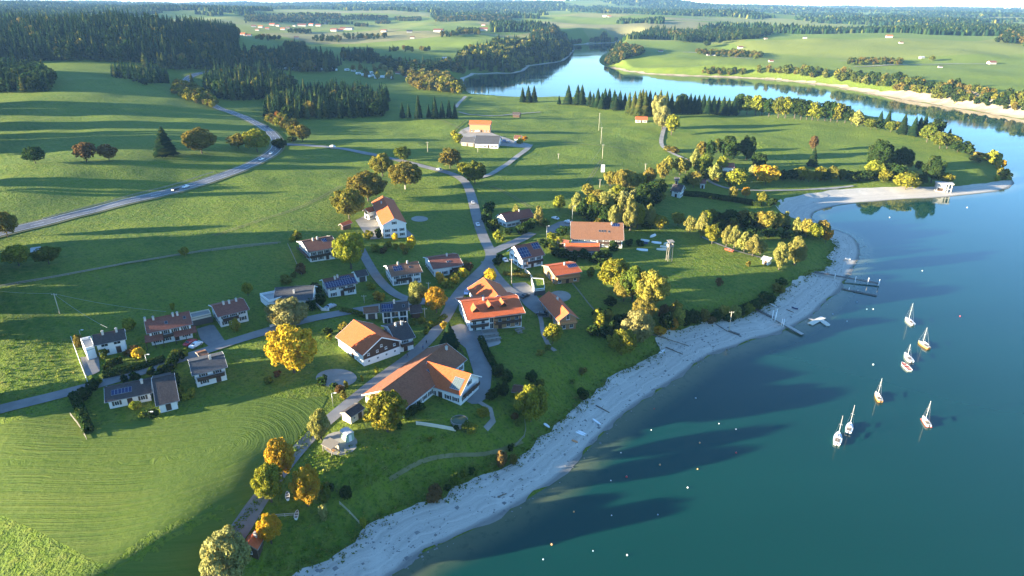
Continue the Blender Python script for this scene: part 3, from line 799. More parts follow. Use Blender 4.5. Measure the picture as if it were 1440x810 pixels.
wood([(955,60),(1000,59),(1050,56),(1085,50),(1060,46),(1000,45),(955,47)], 11, (15, 22), {'C': 6, 'D': 4, 'L': 1}, 'trees in the wood above the far meadow', '%s tree in the wood above the far meadow')
wood([(1400,60),(1500,62),(1500,44),(1425,42)], 11, (14, 22), {'D': 5, 'R': 2, 'C': 3}, 'trees in the wood at the right edge', '%s tree in the wood at the right edge')
wood([(978,77),(1072,82),(1072,76),(1030,71),(980,71)], 10, (7, 12), {'R': 4, 'D': 3, 'S': .8, 'G': 3}, 'trees by the far farm', '%s tree in the strip by the far farm')
wood([(1192,92),(1268,92),(1268,86),(1192,86)], 9, (7, 12), {'D': 4, 'R': 3, 'G': 3}, 'trees in the far hedge', '%s tree in the far hedge')
wood([(985,107.5),(1042,110),(1050,101),(990,99)], 6.5, (8, 14), {'D': 3, 'R': 3, 'G': 3}, 'trees at the far shore', '%s tree low on the far shore', shore=11)
wood([(1062,110),(1112,115),(1170,122),(1166,103),(1118,99),(1066,100)], 7.0, (9, 16), {'Y': .8, 'G': 5, 'R': 1.5, 'P': .5, 'D': 5}, 'trees above the sand cliff', '%s tree above the far sand cliff', shore=20)
wood([(1176,122),(1240,134),(1300,144),(1340,150),(1330,124),(1270,113),(1220,108),(1172,104)], 6.5, (10, 17), {'Y': .6, 'G': 5, 'R': 1.5, 'P': .4, 'D': 7}, 'trees above the sand cliff', '%s tree above the far sand cliff', shore=20)
wood([(1300,144),(1370,156),(1420,165),(1470,172),(1470,140),(1400,134),(1340,122)], 6.5, (8, 16), {'G': 4, 'R': 1.5, 'Y': .5, 'D': 8}, 'trees above the far shore at the right', '%s tree above the far shore at the right', shore=14)
line_trees([(735,144,21),(743,144,23),(751,144,23)], 0, .54, 'C', 'firs standing against the lake', 'dark fir in the little trio standing against the lake')
line_trees([(799,147,27),(812,148,28),(818,148,28),(829,150,22),(834,151,20),(840,152,27),(850,153,28),(856,153,28),(863,154,27),(871,154,26),(878,153,22),(786,147,13),(846,154,24),(866,155,22)], 0, .54, 'C', 'firs in the row against the lake', 'dark fir in the row standing against the lake')
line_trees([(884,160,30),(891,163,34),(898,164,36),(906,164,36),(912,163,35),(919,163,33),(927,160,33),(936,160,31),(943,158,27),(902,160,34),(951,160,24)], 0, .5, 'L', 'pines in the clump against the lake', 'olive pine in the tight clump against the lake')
line_trees([(962,160,27),(969,160,28),(975,160,26),(981,160,26),(988,160,27),(995,161,26),(1002,161,26),(1009,161,24),(1016,162,26),(1023,162,24),(1031,162,26),(1236,178,22),(1247,179,24),(1268,189,29),(1283,192,28),(1290,191,27),(1297,190,29),(1334,194,15)], 0, .56, 'C', 'firs along the outer shore of the peninsula', 'dark fir along the outer shore of the peninsula')
line_trees([(566,166,22),(575,166,20),(589,167,33),(603,166,20),(612,167,31),(622,166,24),(632,166,25),(640,167,22)], 0, .42, 'C', 'firs in the loose row below the wood', 'dark fir in the loose row between wood and farm')
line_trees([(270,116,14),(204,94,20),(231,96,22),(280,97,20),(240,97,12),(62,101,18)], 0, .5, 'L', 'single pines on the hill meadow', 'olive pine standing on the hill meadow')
for ringp in ([(400,70),(430,71),(432,64),(402,62)], [(345,33),(410,32),(410,29),(345,29)], [(484,56),(545,55),(545,51),(484,51)], [(620,54),(646,52),(644,48),(620,49)], [(642,50),(674,50),(674,43),(642,43)], [(545,73),(562,73),(562,70),(545,70)],
              [(568,75),(582,75),(582,71),(568,71)], [(590,75),(608,74),(608,71),(590,71)], [(655,80),(690,82),(688,74),(655,74)], [(528,34),(548,34),(548,31),(528,31)], [(555,30),(592,30),(592,26),(555,26)], [(480,29),(545,29),(545,24),(480,25)], [(500,38),(518,38),(518,35),(500,35)], [(610,31),(720,33),(720,25),(610,25)], [(440,58),(480,60),(480,55),(440,53)], [(405,47),(440,48),(440,45),(405,45)],
              [(360,56),(395,57),(395,54),(360,53)], [(410,33),(480,33),(480,29),(410,29)], [(700,36),(722,36),(722,33),(700,33)], [(345,27),(480,27),(480,22),(345,22)]):
    wood(ringp, 13, (11, 17), {'D': 5, 'C': 4, 'R': 1.5, 'G': 1}, 'trees in the small groves of the far plain', '%s tree in a small grove of the far plain')
wood([(815,310),(838,324),(925,324),(932,285),(905,268),(852,277),(826,290)], 6.2, (5.5, 9), {'D': 5, 'G': 2, 'S': 2, 'R': 1, 'Y': 1}, 'undergrowth of the boathouse copse', '%s lower tree filling the copse behind the boathouse', bro=(.9, 1.2))
wood([(956,262),(1000,257),(1030,264),(1060,257),(1120,256),(1195,255),(1190,249),(1110,248),(1060,242),(1000,232),(980,236)], 7.5, (4, 7), {'D': 4, 'G': 3, 'R': 2, 'Y': 1}, 'undergrowth round the bay houses', '%s lower tree between the houses by the bay', bro=(.9, 1.2))
wood([(988,324),(1060,322),(1160,340),(1157,333),(1060,315),(992,313)], 5.0, (5, 8), {'D': 7, 'G': 2, 'R': 1}, 'undergrowth behind the lakeside camp', '%s low tree in the dark thicket behind the camp', bro=(1., 1.3))
wood([(926,474),(952,464),(1000,452),(1056,440),(1084,424),(1076,418),(1040,434),(975,446),(935,440),(918,452)], 4.2, (3, 5.5), {'D': 6, 'G': 2, 'R': 2, 'O': .2}, 'scrub on the bank above the jetties', '%s scrub bush on the bank above the jetties', bro=(1.1, 1.5))
wood([(1200,256),(1300,262),(1305,254),(1240,248),(1200,250)], 6, (5, 8), {'D': 5, 'G': 3, 'R': 1}, 'undergrowth at the bay point', '%s low tree under the pines at the bay', bro=(1., 1.3))
wood([(830,470),(870,478),(880,455),(855,440),(835,445)], 4.5, (3, 5.5), {'D': 6, 'G': 2, 'Y': 1}, 'bushes left of the lakeside clump', '%s bush in the dark thicket left of the lakeside clump', bro=(1.1, 1.4))
def hide(o): return o
def mass(L, name, label, protos, con):
    """the trees past the first three hundred, as one object"""
    V, Q, T = [], [], []; off = 0
    for i, e in enumerate(L):
        v, q, t = protos[i % len(protos)]
        a = rng.uniform(0, 6.283); c, s = math.cos(a), math.sin(a)
        z = float(G(e[0], e[1])) - .2
        V.append(np.stack([(v[:, 0] * c - v[:, 1] * s) * e[3] + e[0], (v[:, 0] * s + v[:, 1] * c) * e[3] + e[1], v[:, 2] * e[2] + z], 1)); Q.append(q + off); off += len(v)
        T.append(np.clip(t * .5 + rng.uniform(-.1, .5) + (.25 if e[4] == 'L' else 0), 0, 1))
    ms, mi = [], []
    for e, t in zip(L, T):
        if e[4] not in ms: ms.append(e[4])
        mi.append(np.full(len(t), ms.index(e[4])))
    me = big_mesh(name, np.vstack(V), np.vstack(Q), [LEAF[k] for k in ms], np.concatenate(mi))
    fattr(me, 'tint', np.concatenate(T))
    return tag(add(name, me), label, kind='stuff')
cl = [conifer_arrays(60 + i, 10, 6) for i in range(5)]
bl = []
for i in range(5):
    P, d, tint, rg = crown_points(300 + i, 170, 'round')
    v, q = cards(P, d, .135, rg); bl.append((v, q, tint))
def lay(L, form, name, label, protos):
    key = lambda e: -e[2] * F / depth((e[0], e[1], 15))
    inview = lambda e: abs(e[0]) < .80 * e[1]
    L = sorted(L, key=lambda e: (not inview(e), not (e[5].startswith('firs') or e[5].startswith('pines')), key(e)))
    nmax = 300 - sum(1 for o in bpy.data.objects if o.parent is None and o.name.split('.')[0] == NAME[form])
    for e in L[:nmax]:
        p = (e[0], e[1], float(G(e[0], e[1])) - .1)
        put_tree(p, e[2], e[3], e[4], e[6], e[5], form=form if e[4] not in 'CL' else 'spruce', parts=False, lod='lo' if e[2] * F / depth(p) < 24 else 'mid')
    mass(L[nmax:], name, label, protos, form == 'spruce')
lay(CON, 'spruce', 'spruce_forest', 'dark spruce woods on the hill and round the lake', cl)
lay(BRO, 'tall', 'broadleaf_forest', 'autumn broadleaf woods on the banks of the far lake', bl)
print('trees', len(CON), len(BRO), tcount[0])

# --- woodland of the far plain, seen as dark patches and lines
def far_wood():
    N = 120000
    r = np.exp(rng.uniform(math.log(1700), math.log(11500), N)); a = rng.uniform(-.80, .80, N)
    x, y = r * np.sin(a), r * np.cos(a)
    m = vnoise(x * 1. + y * .3, y * .8, 420.) + .5 * vnoise(x, y, 170.) + .25 * vnoise(x + 90, y, 60.) 
    thr = .20 - .40 * sstep(2600, 5500, r)
    sl = (m > thr)
    # open farmland in view in front of the hills
    for q in ([(345,42),(440,45),(690,60),(690,34),(560,30),(345,33)], [(905,78),(1440,115),(1440,50),(1210,48),(960,58)], [(345,60),(480,84),(650,88),(640,60),(480,40)], [(600,30),(800,34),(800,27),(600,24)]):
        sl &= poly_sd(x, y, pix(q)) > 0
    sl &= poly_sd(x, y, lake) > 10
    sl &= ~((x < -150) & (r < 1500))
    x, y, r = x[sl], y[sl], r[sl]
    n = len(x); z = G(x, y)
    w = np.clip(.0042 * r, 8, 34) * rng.uniform(.7, 1.3, n); h = (15 + 5 * rng.uniform(-1, 1, n)) * np.clip(1 + (r - 3000) / 14000, 1, 1.4)
    k = 6; ang = np.arange(k) * 2 * math.pi / k
    V = np.empty((n, 2 * k + 1, 3)); ph = rng.uniform(0, 6, n)
    for i in range(k):
        for j, (rr, zz) in enumerate(((.5, -.05), (.36, .62))):
            V[:, j * k + i, 0] = x + w * rr * np.cos(ang[i] + ph); V[:, j * k + i, 1] = y + w * rr * np.sin(ang[i] + ph); V[:, j * k + i, 2] = z + h * zz * rng.uniform(.85, 1.1, n)
    V[:, 2 * k, 0], V[:, 2 * k, 1], V[:, 2 * k, 2] = x, y, z + h
    tri = []
    for i in range(k):
        i2 = (i + 1) % k
        tri += [(i, i2, k + i2), (i, k + i2, k + i), (k + i, k + i2, 2 * k)]
    T = (np.arange(n)[:, None, None] * (2 * k + 1) + np.array(tri)[None]).reshape(-1, 3)
    me = big_mesh('far_woodland', V.reshape(-1, 3), T, [LEAF['C'], LEAF['D'], LEAF['G']], np.repeat(rng.choice(3, n, p=[.62, .33, .05]), len(tri)))
    fattr(me, 'tint', np.repeat(rng.uniform(0, 1, n), len(tri)))
    tag(add('far_woodland', me), 'patches of dark woodland on the far plain and hills', kind='stuff')
    print('far wood', n)
far_wood()

def side_wood():
    L = []
    def row(x0, x1, y0, y1, n, h, kind='D'):
        for i in range(n):
            p = hit(rng.uniform(x0, x1), y0 + (y1 - y0) * (i + rng.uniform(0, 1)) / n)
            hh = h * rng.uniform(.75, 1.15); L.append((p[0], p[1], hh, hh * (.34 if kind in 'CL' else .75), kind))
    row(-120, -35, 352, 408, 46, 17); row(-100, -40, 424, 446, 18, 18); row(-90, -40, 464, 488, 16, 17)
    row(-90, -35, 574, 596, 8, 13)
    row(-190, -40, 148, 166, 24, 26, 'C'); row(-190, -40, 175, 187, 18, 27, 'C'); row(-170, -40, 195, 224, 40, 26, 'C')
    row(-90, -40, 262, 274, 5, 14)
    mass(L, 'side_wood', 'trees of the wood standing just left of the meadow', bl, False)
side_wood()
# ------------------------------------------------------------------ roads and yards
def road_mat(name, a, b, gravel=.0):
    t = NT(name); P = t.pos()
    n = t.noise(P, .25, 5, .65); f = t.noise(P, 3., 4, .7); w = t.noise(P, .06, 3, .5)
    c = t.mix(t.mr(n, .3, .7), a, b)
    c = t.mix(t.mr(w, .45, .7, 0, .5), c, sc(b, 1.25))
    c = t.mix(t.mr(f, .62, .75, 0, .4 + gravel), c, sc(a, .55))
    t.principled(c, .85, t.bump(f, .4, .06), 0, .3); return t.m
M_ASPH = road_mat('asphalt', (.135, .135, .14), (.185, .185, .185))
M_LANE = road_mat('village_lane', (.165, .16, .155), (.225, .215, .20))
M_GRAV = road_mat('gravel_yard', (.22, .205, .18), (.30, .28, .245), .2)
M_VERGE = road_mat('dry_verge', (.12, .12, .04), (.20, .18, .08), .2)
M_LINE = plain('road_paint', (.75, .75, .73), .7, .1, 2)
def ribbon(name, L, w, mat, label=None, off=.12, parent=None, world=False, k=5, kind='structure'):
    P = np.array(L, float) if world else pix(L)
    P = resample(smooth_line(P, 2), 3.0)
    t = np.gradient(P, axis=0); t /= np.hypot(*t.T)[:, None] + 1e-9
    nrm = np.stack([-t[:, 1], t[:, 0]], 1)
    ww = np.full(len(P), w) if np.isscalar(w) else np.interp(np.linspace(0, 1, len(P)), np.linspace(0, 1, len(w)), w)
    V = []
    for s in np.linspace(-.5, .5, k):
        q = P + nrm * (s * ww)[:, None]
        D = np.hypot(q[:, 0], q[:, 1])
        V.append(np.column_stack([q, np.maximum(G(q[:, 0], q[:, 1]), .3) + off + D * .0005]))
    V = np.stack(V, 1); n = len(P)
    Q = [(i * k + j + 1, i * k + j, (i + 1) * k + j, (i + 1) * k + j + 1) for i in range(n - 1) for j in range(k - 1)]
    o = add(name, big_mesh(name, V.reshape(-1, 3), np.array(Q), [mat], smooth=True), parent)
    if kind and parent is None: tag(o, label, kind=kind)
    return o, P
HIGH = [(-60,345),(0,328),(60,314),(150,291),(210,277),(262,264),(310,249),(350,234),(376,221),(391,208),(389,196),(377,183),(356,171),(333,161),(303,151),(282,138),(266,124),(259,113),(272,105),(296,101)]
ribbon('road_verge', HIGH, 11., M_VERGE, 'pale verge beside the main road', .05)
main_road, mp = ribbon('main_road', HIGH, 7.2, M_ASPH, 'grey country road curving up the valley', .12)
for s in (-3.35, 3.35):
    t = np.gradient(mp, axis=0); t /= np.hypot(*t.T)[:, None]
    ribbon('edge_line', mp + np.stack([-t[:, 1], t[:, 0]], 1) * s, .22, M_LINE, None, .17, main_road, True, 2)
cl_ = []
for i in range(2, len(mp) - 4, 4):
    ribbon('centre_line', mp[i:i + 3], .2, M_LINE, None, .17, main_road, True, 2)
VILL = [(396,203),(420,204),(450,206),(480,209),(530,219),(570,228),(610,238),(640,246),(655,256),(662,272),(667,292),(673,316),(682,340),(692,357),(688,370),(672,386),(655,402),(640,420),(628,445),(607,475),(575,504),(533,533),(500,560),(472,583),(445,606),(420,632),(395,663),(370,697),(345,735),(320,770),(292,812)]
ribbon('village_road', VILL, [6, 6, 5.5, 5.5, 5.5, 5.5, 5.5, 5.2, 5, 5, 4.2, 3.8, 3.6, 3.6], M_LANE, 'grey village road from the junction down past the farmhouse', .10)
ribbon('west_lane', [(-60,592),(0,577),(60,562),(120,546),(180,529),(230,513),(280,497),(330,480),(380,465),(430,450),(490,439),(540,430),(585,424),(632,424)], [4.2, 4.2, 4.2, 4.6, 4.6, 6], M_LANE, 'narrow lane past the western houses', .13)
ribbon('north_lane', [(540,278),(552,300),(562,320),(577,333)], 4, M_LANE, 'paved drive beside the school house', .1)
ribbon('middle_lane', [(505,346),(513,362),(528,388),(546,408),(566,420),(590,424)], 4, M_LANE, 'narrow lane between the chalets', .16)
ribbon('upper_lane', [(690,356),(712,346),(738,335),(748,328)], 5, M_LANE, 'side lane to the upper chalet', .16)
ribbon('hotel_lane', [(683,368),(698,391),(717,410),(740,422),(757,428)], 4.5, M_LANE, 'drive behind the hotel', .16)
ribbon('farm_lane', [(746,204),(742,210),(725,222),(703,238),(684,249),(660,252)], 4, M_GRAV, 'pale farm lane', .16)
ribbon('bay_lane', [(935,178),(931,190),(929,203),(937,212),(955,221),(975,228),(1000,262),(1060,270),(1160,266),(1200,262)], [3.5, 3.5, 3.2, 3, 2.4, 2], M_GRAV, 'pale track to the bay', .16)
ribbon('shore_track', [(645,158),(660,162),(690,164),(720,161),(760,158)], 3, M_GRAV, 'path above the lake', .16)
ribbon('footpath', [(0,402),(60,392),(130,379),(200,367),(280,353),(340,345),(395,341)], 1.4, M_VERGE, 'trodden path across the pasture', .1)
ribbon('garden_path', [(758,440),(762,455),(763,468),(768,480),(775,492),(781,494)], 1.6, M_GRAV, 'path in the hotel garden', .1)
ribbon('curved_path', [(674,566),(684,570),(692,578),(695,590),(690,600),(683,604)], 1.5, M_GRAV, 'curved gravel path in the farmhouse garden', .1)
ribbon('campground_path', [(985,333),(1010,344),(1040,355),(1060,360),(1075,364)], 1.3, M_GRAV, 'pale path along the row of lakeside trees', .1)
ribbon('bank_path', [(548,675),(575,658),(600,646),(640,640),(690,640),(735,622)], 1.0, M_VERGE, 'trodden path on the bank', .1)
ribbon('far_track', [(1200,94),(1260,92),(1330,90),(1390,91)], 5, M_GRAV, 'field track on the far shore', .4)
ribbon('far_lane', [(960,74),(990,76),(1030,80),(1060,84)], 5, M_GRAV, 'farm track on the far shore', .4)
ribbon('camp_lane', [(640,152),(648,143),(655,136)], 4, M_GRAV, 'lane to the campsite', .3)
def yard(name, ring_px, mat, label, off=.11, step=2.):
    return patch(name, pix(ring_px), mat, off, step, label)[0]
yard('paved_court', [(634,460),(650,455),(668,466),(682,465),(690,480),(687,492),(692,520),(690,545),(683,562),(668,570),(656,566),(664,548),(666,525),(660,505),(655,490),(640,478),(624,478)], M_LANE, 'paved court between hotel and farmhouse', .14)
yard('terrace', [(676,465),(698,462),(705,484),(688,489)], M_GRAV, 'paved hotel terrace with tables', .18)
yard('parking_court', [(720,399),(738,397),(748,404),(757,420),(772,428),(778,446),(760,447),(738,430),(724,412)], M_LANE, 'parking court behind the hotel', .16)
yard('drive', [(277,463),(300,456),(318,482),(300,492),(282,478)], M_LANE, 'paved drive between the row houses', .16)
yard('house_yard', [(113,503),(139,500),(141,524),(121,530)], M_LANE, 'paved yard of the white house', .16)
yard('farm_yard', [(638,194),(650,182),(662,178),(694,188),(722,198),(746,203),(744,209),(715,206),(650,204)], M_GRAV, 'grey farm yard', .2)
yard('boathouse_yard', [(770,320),(786,312),(800,310),(805,316),(792,321),(782,328),(768,328)], M_LANE, 'car park above the boathouse', .16)
yard('school_yard', [(500,310),(520,300),(537,318),(536,336),(520,337),(510,325)], M_GRAV, 'school yard', .12)
def round_pad(name, px, py, rx, ry, label):
    P = pix([(px + rx * math.cos(a), py + ry * math.sin(a)) for a in np.linspace(0, 6.283, 20)[:-1]])
    patch(name, P, M_GRAV, .12, 1.5, label)
round_pad('gravel_circle', 590, 308, 12, 4, 'oval gravel patch on the school meadow')
round_pad('gravel_circle', 787, 417, 16, 8, 'pale gravel oval beside the hotel annex')
round_pad('gravel_circle', 478, 624, 25, 17, 'round gravel place beside the track')
round_pad('gravel_circle', 473, 532, 29, 13, 'gravel turning place behind the orange barn')

# mown field with swaths that follow its edge
def mown_mat():
    t = NT('mown_grass'); P = t.pos(); e = t.attr('shore')
    n = t.noise(P, .05, 3, .6); f = t.noise(P, .5, 5, .7)
    k = t.math('ADD', t.math('MULTIPLY', e, .42), t.math('MULTIPLY', n, .6))
    cb = t.n('ShaderNodeCombineXYZ'); t.l(k, cb.inputs[0]); t.l(t.math('MULTIPLY', n, .9), cb.inputs[1])
    s = t.noise(cb.outputs[0], 2.6, 4, .72)
    c = t.mix(t.mr(s, .38, .62), (.082, .126, .014), (.116, .148, .022))
    c = t.mix(t.mr(t.noise(P, .018, 3, .5), .4, .65, 0, .5), c, (.075, .125, .02))
    c = t.mix(t.mr(f, .6, .75, 0, .4), c, (.16, .16, .05))
    t.principled(c, .9, t.bump(t.math('ADD', s, t.math('MULTIPLY', f, .5)), .8, .5), 0, .15); return t.m
FIELD = [(-70,612),(0,598),(60,583),(104,572),(112,560),(118,575),(128,610),(150,596),(240,588),(300,570),(345,556),(420,562),(462,556),(452,575),(430,602),(402,640),(374,680),(345,722),(305,778),(285,812),(180,830),(135,790),(95,768),(55,748),(0,724),(-70,700)]
fo, fr = patch('mown_field', pix(FIELD), mown_mat(), .06, 2.2, 'mown hay field with curved swath lines')
vv = np.empty(len(fo.data.vertices) * 3, np.float32); fo.data.vertices.foreach_get('co', vv); vv = vv.reshape(-1, 3)
inner = np.array([[*hit(*p)[:2]] for p in [(-260,632),(60,640),(200,640),(330,618),(336,630),(220,668),(80,664),(-260,655)]])
fo.data.attributes['shore'].data.foreach_set('value', poly_sd(vv[:, 0].astype(float), vv[:, 1].astype(float), chaikin(inner, 3)).astype(np.float32))

# ------------------------------------------------------------------ houses
def roof_mat(name, a, b, moss=.15):
    t = NT(name); P = t.coord()
    n = t.noise(P, .5, 5, .65)
    v = t.n('ShaderNodeTexVoronoi'); t.l(t.mapping(P, (3.2, 2.6, 2.6)), v.inputs['Vector']); v.inputs['Scale'].default_value = 1
    sp = t.n('ShaderNodeSeparateColor'); t.l(v.outputs['Color'], sp.inputs[0])
    c = t.mix(sp.outputs[0], a, b)
    c = t.mix(t.mr(n, .52, .75, 0, moss * 3), c, sc(a, .55))
    w = t.n('ShaderNodeTexWave', wave_type='BANDS', bands_direction='Y'); t.l(P, w.inputs[0]); w.inputs['Scale'].default_value = .9; w.inputs['Distortion'].default_value = .6
    t.principled(c, .75, t.bump(t.math('ADD', w.outputs['Fac'], sp.outputs[1]), .5, .06), 0, .3); return t.m
ROOF = {'russet': roof_mat('russet_tiles', (0.199, 0.070, 0.031), (0.265, 0.099, 0.046), .1), 'orange': roof_mat('new_clay_tiles', (.37, .076, .017), (.44, .102, .026), .03), 'red': roof_mat('red_tiles', (.44, .088, .026), (.51, .118, .036), .04),
        'brown': roof_mat('brown_tiles', (0.112, 0.046, 0.027), (0.158, 0.068, 0.040)), 'rust': roof_mat('old_red_tiles', (0.173, 0.056, 0.035), (0.233, 0.082, 0.050)),
        'tan': roof_mat('weathered_tiles', (0.171, 0.079, 0.041), (0.222, 0.107, 0.057), .08),
        'grey': roof_mat('slate_grey_tiles', (0.050, 0.052, 0.056), (0.079, 0.079, 0.083), .06), 'slate': roof_mat('dark_brown_slates', (0.043, 0.035, 0.033), (0.066, 0.054, 0.050), .08),
        'sheet': roof_mat('pale_sheet_roof', (.42, .42, .42), (.5, .5, .5), .1)}
M_WHITE = plain('white_plaster', (.74, .73, .70), .85, .06, .8)
M_CREAM = plain('cream_plaster', (.66, .58, .45), .85, .08, .8)
M_DWOOD = plain('dark_wood', (.060, .034, .022), .8, .3, 3)
M_TWOOD = plain('tan_wood', (.34, .19, .085), .8, .2, 2)
M_GWOOD = plain('grey_wood', (.26, .23, .19), .85, .25, 3)
M_BLUE = plain('blue_grey_cladding', (.16, .22, .28), .6, .12, 2)
M_PANE = plain('window_glass', (.020, .026, .034), .12, .3, 1, 0, .6)
M_FRAME = plain('white_frame', (.72, .72, .70), .6, .06, 2)
M_SOLAR = plain('solar_cells', (.010, .021, .080), .15, .15, 4, 0, .7)
M_RIM = plain('aluminium_rim', (.55, .56, .58), .4, .08, 3, .8)
M_STONE = plain('concrete', (.40, .39, .36), .9, .15, 1.5)
M_METAL = plain('grey_metal', (.32, .33, .34), .45, .15, 2, .6)
M_BRICK = plain('chimney_render', (.55, .50, .44), .9, .12, 3)
WALL = {'white': M_WHITE, 'cream': M_CREAM, 'dark': M_DWOOD, 'wood': M_TWOOD, 'grey': M_GWOOD, 'blue': M_BLUE}

M_SHUT = plain('shutter_paint', (.075, .060, .040), .7, .2, 2)
def win_mesh(w, h):
    m = MB(); t = .09
    m.box(-w/2, w/2, -.07, .02, -h/2, -h/2 + t); m.box(-w/2, w/2, -.07, .02, h/2 - t, h/2)
    m.box(-w/2, -w/2 + t, -.065, .02, -h/2 + t, h/2 - t); m.box(w/2 - t, w/2, -.065, .02, -h/2 + t, h/2 - t)
    m.box(-.03, .03, -.055, .02, -h/2 + t, h/2 - t); m.box(-w/2 - .06, w/2 + .06, -.14, .02, -h/2 - .07, -h/2 - .003)
    if w == 1.15:
        for s in (-1, 1): m.box(s * (w/2 + .30) - .25, s * (w/2 + .30) + .25, -.05, -.003, -h/2, h/2, 1)
    p = MB(); p.box(-w/2 + t, w/2 - t, -.03, .015, -h/2 + t, h/2 - t)
    return m.mesh('window', [M_FRAME, M_SHUT]), p.mesh('pane', [M_PANE])
WIN = {k: win_mesh(*k) for k in ((1.15, 1.35), (1.9, 1.4), (1.3, 2.1), (.8, .8), (2.4, 2.1))}
def door_mesh():
    m = MB(); m.box(-.55, .55, -.06, .03, 0, 2.1); m.box(-.66, -.553, -.09, .03, 0, 2.2); m.box(.553, .66, -.09, .03, 0, 2.2); m.box(-.66, .66, -.09, .03, 2.203, 2.3)
    return m.mesh('door', [M_DWOOD])
ME_DOOR = door_mesh()
def gdoor_mesh():
    m = MB(); m.box(-1.25, 1.25, -.05, .03, 0, 2.15)
    for i in range(4): m.box(-1.22, 1.22, -.075, -.052, .08 + i * .53, .52 + i * .53)
    return m.mesh('garage_door', [plain('garage_door_paint', (.08, .075, .07), .6, .2, 2)])
ME_GDOOR = gdoor_mesh()
def panel_mesh(name='solar_panel', ms=None):
    m = MB(); m.box(-.5, .5, -.82, .82, .02, .075, 1); m.box(-.46, .46, -.78, .78, .078, .085, 0)
    return m.mesh(name, ms or [M_SOLAR, M_RIM])
ME_PANEL = panel_mesh()
ME_GPANEL = panel_mesh('glass_panel', [plain('roof_glass', (.10, .13, .13), .15, .2, 2, 0, .6), M_RIM])
def chimney_mesh():
    m = MB(); m.box(-.3, .3, -.3, .3, -1.2, .8, 0); m.box(-.38, .38, -.38, .38, .8, .9, 1); m.box(-.2, .2, -.2, .2, .9, 1.1, 1)
    return m.mesh('chimney', [M_BRICK, M_STONE])
ME_CHIM = chimney_mesh()
def skylight_mesh():
    m = MB(); m.box(-.42, .42, -.62, .62, .0, .10, 1); m.box(-.34, .34, -.54, .54, .102, .115, 0)
    return m.mesh('skylight', [M_PANE, M_METAL])
ME_SKY = skylight_mesh()

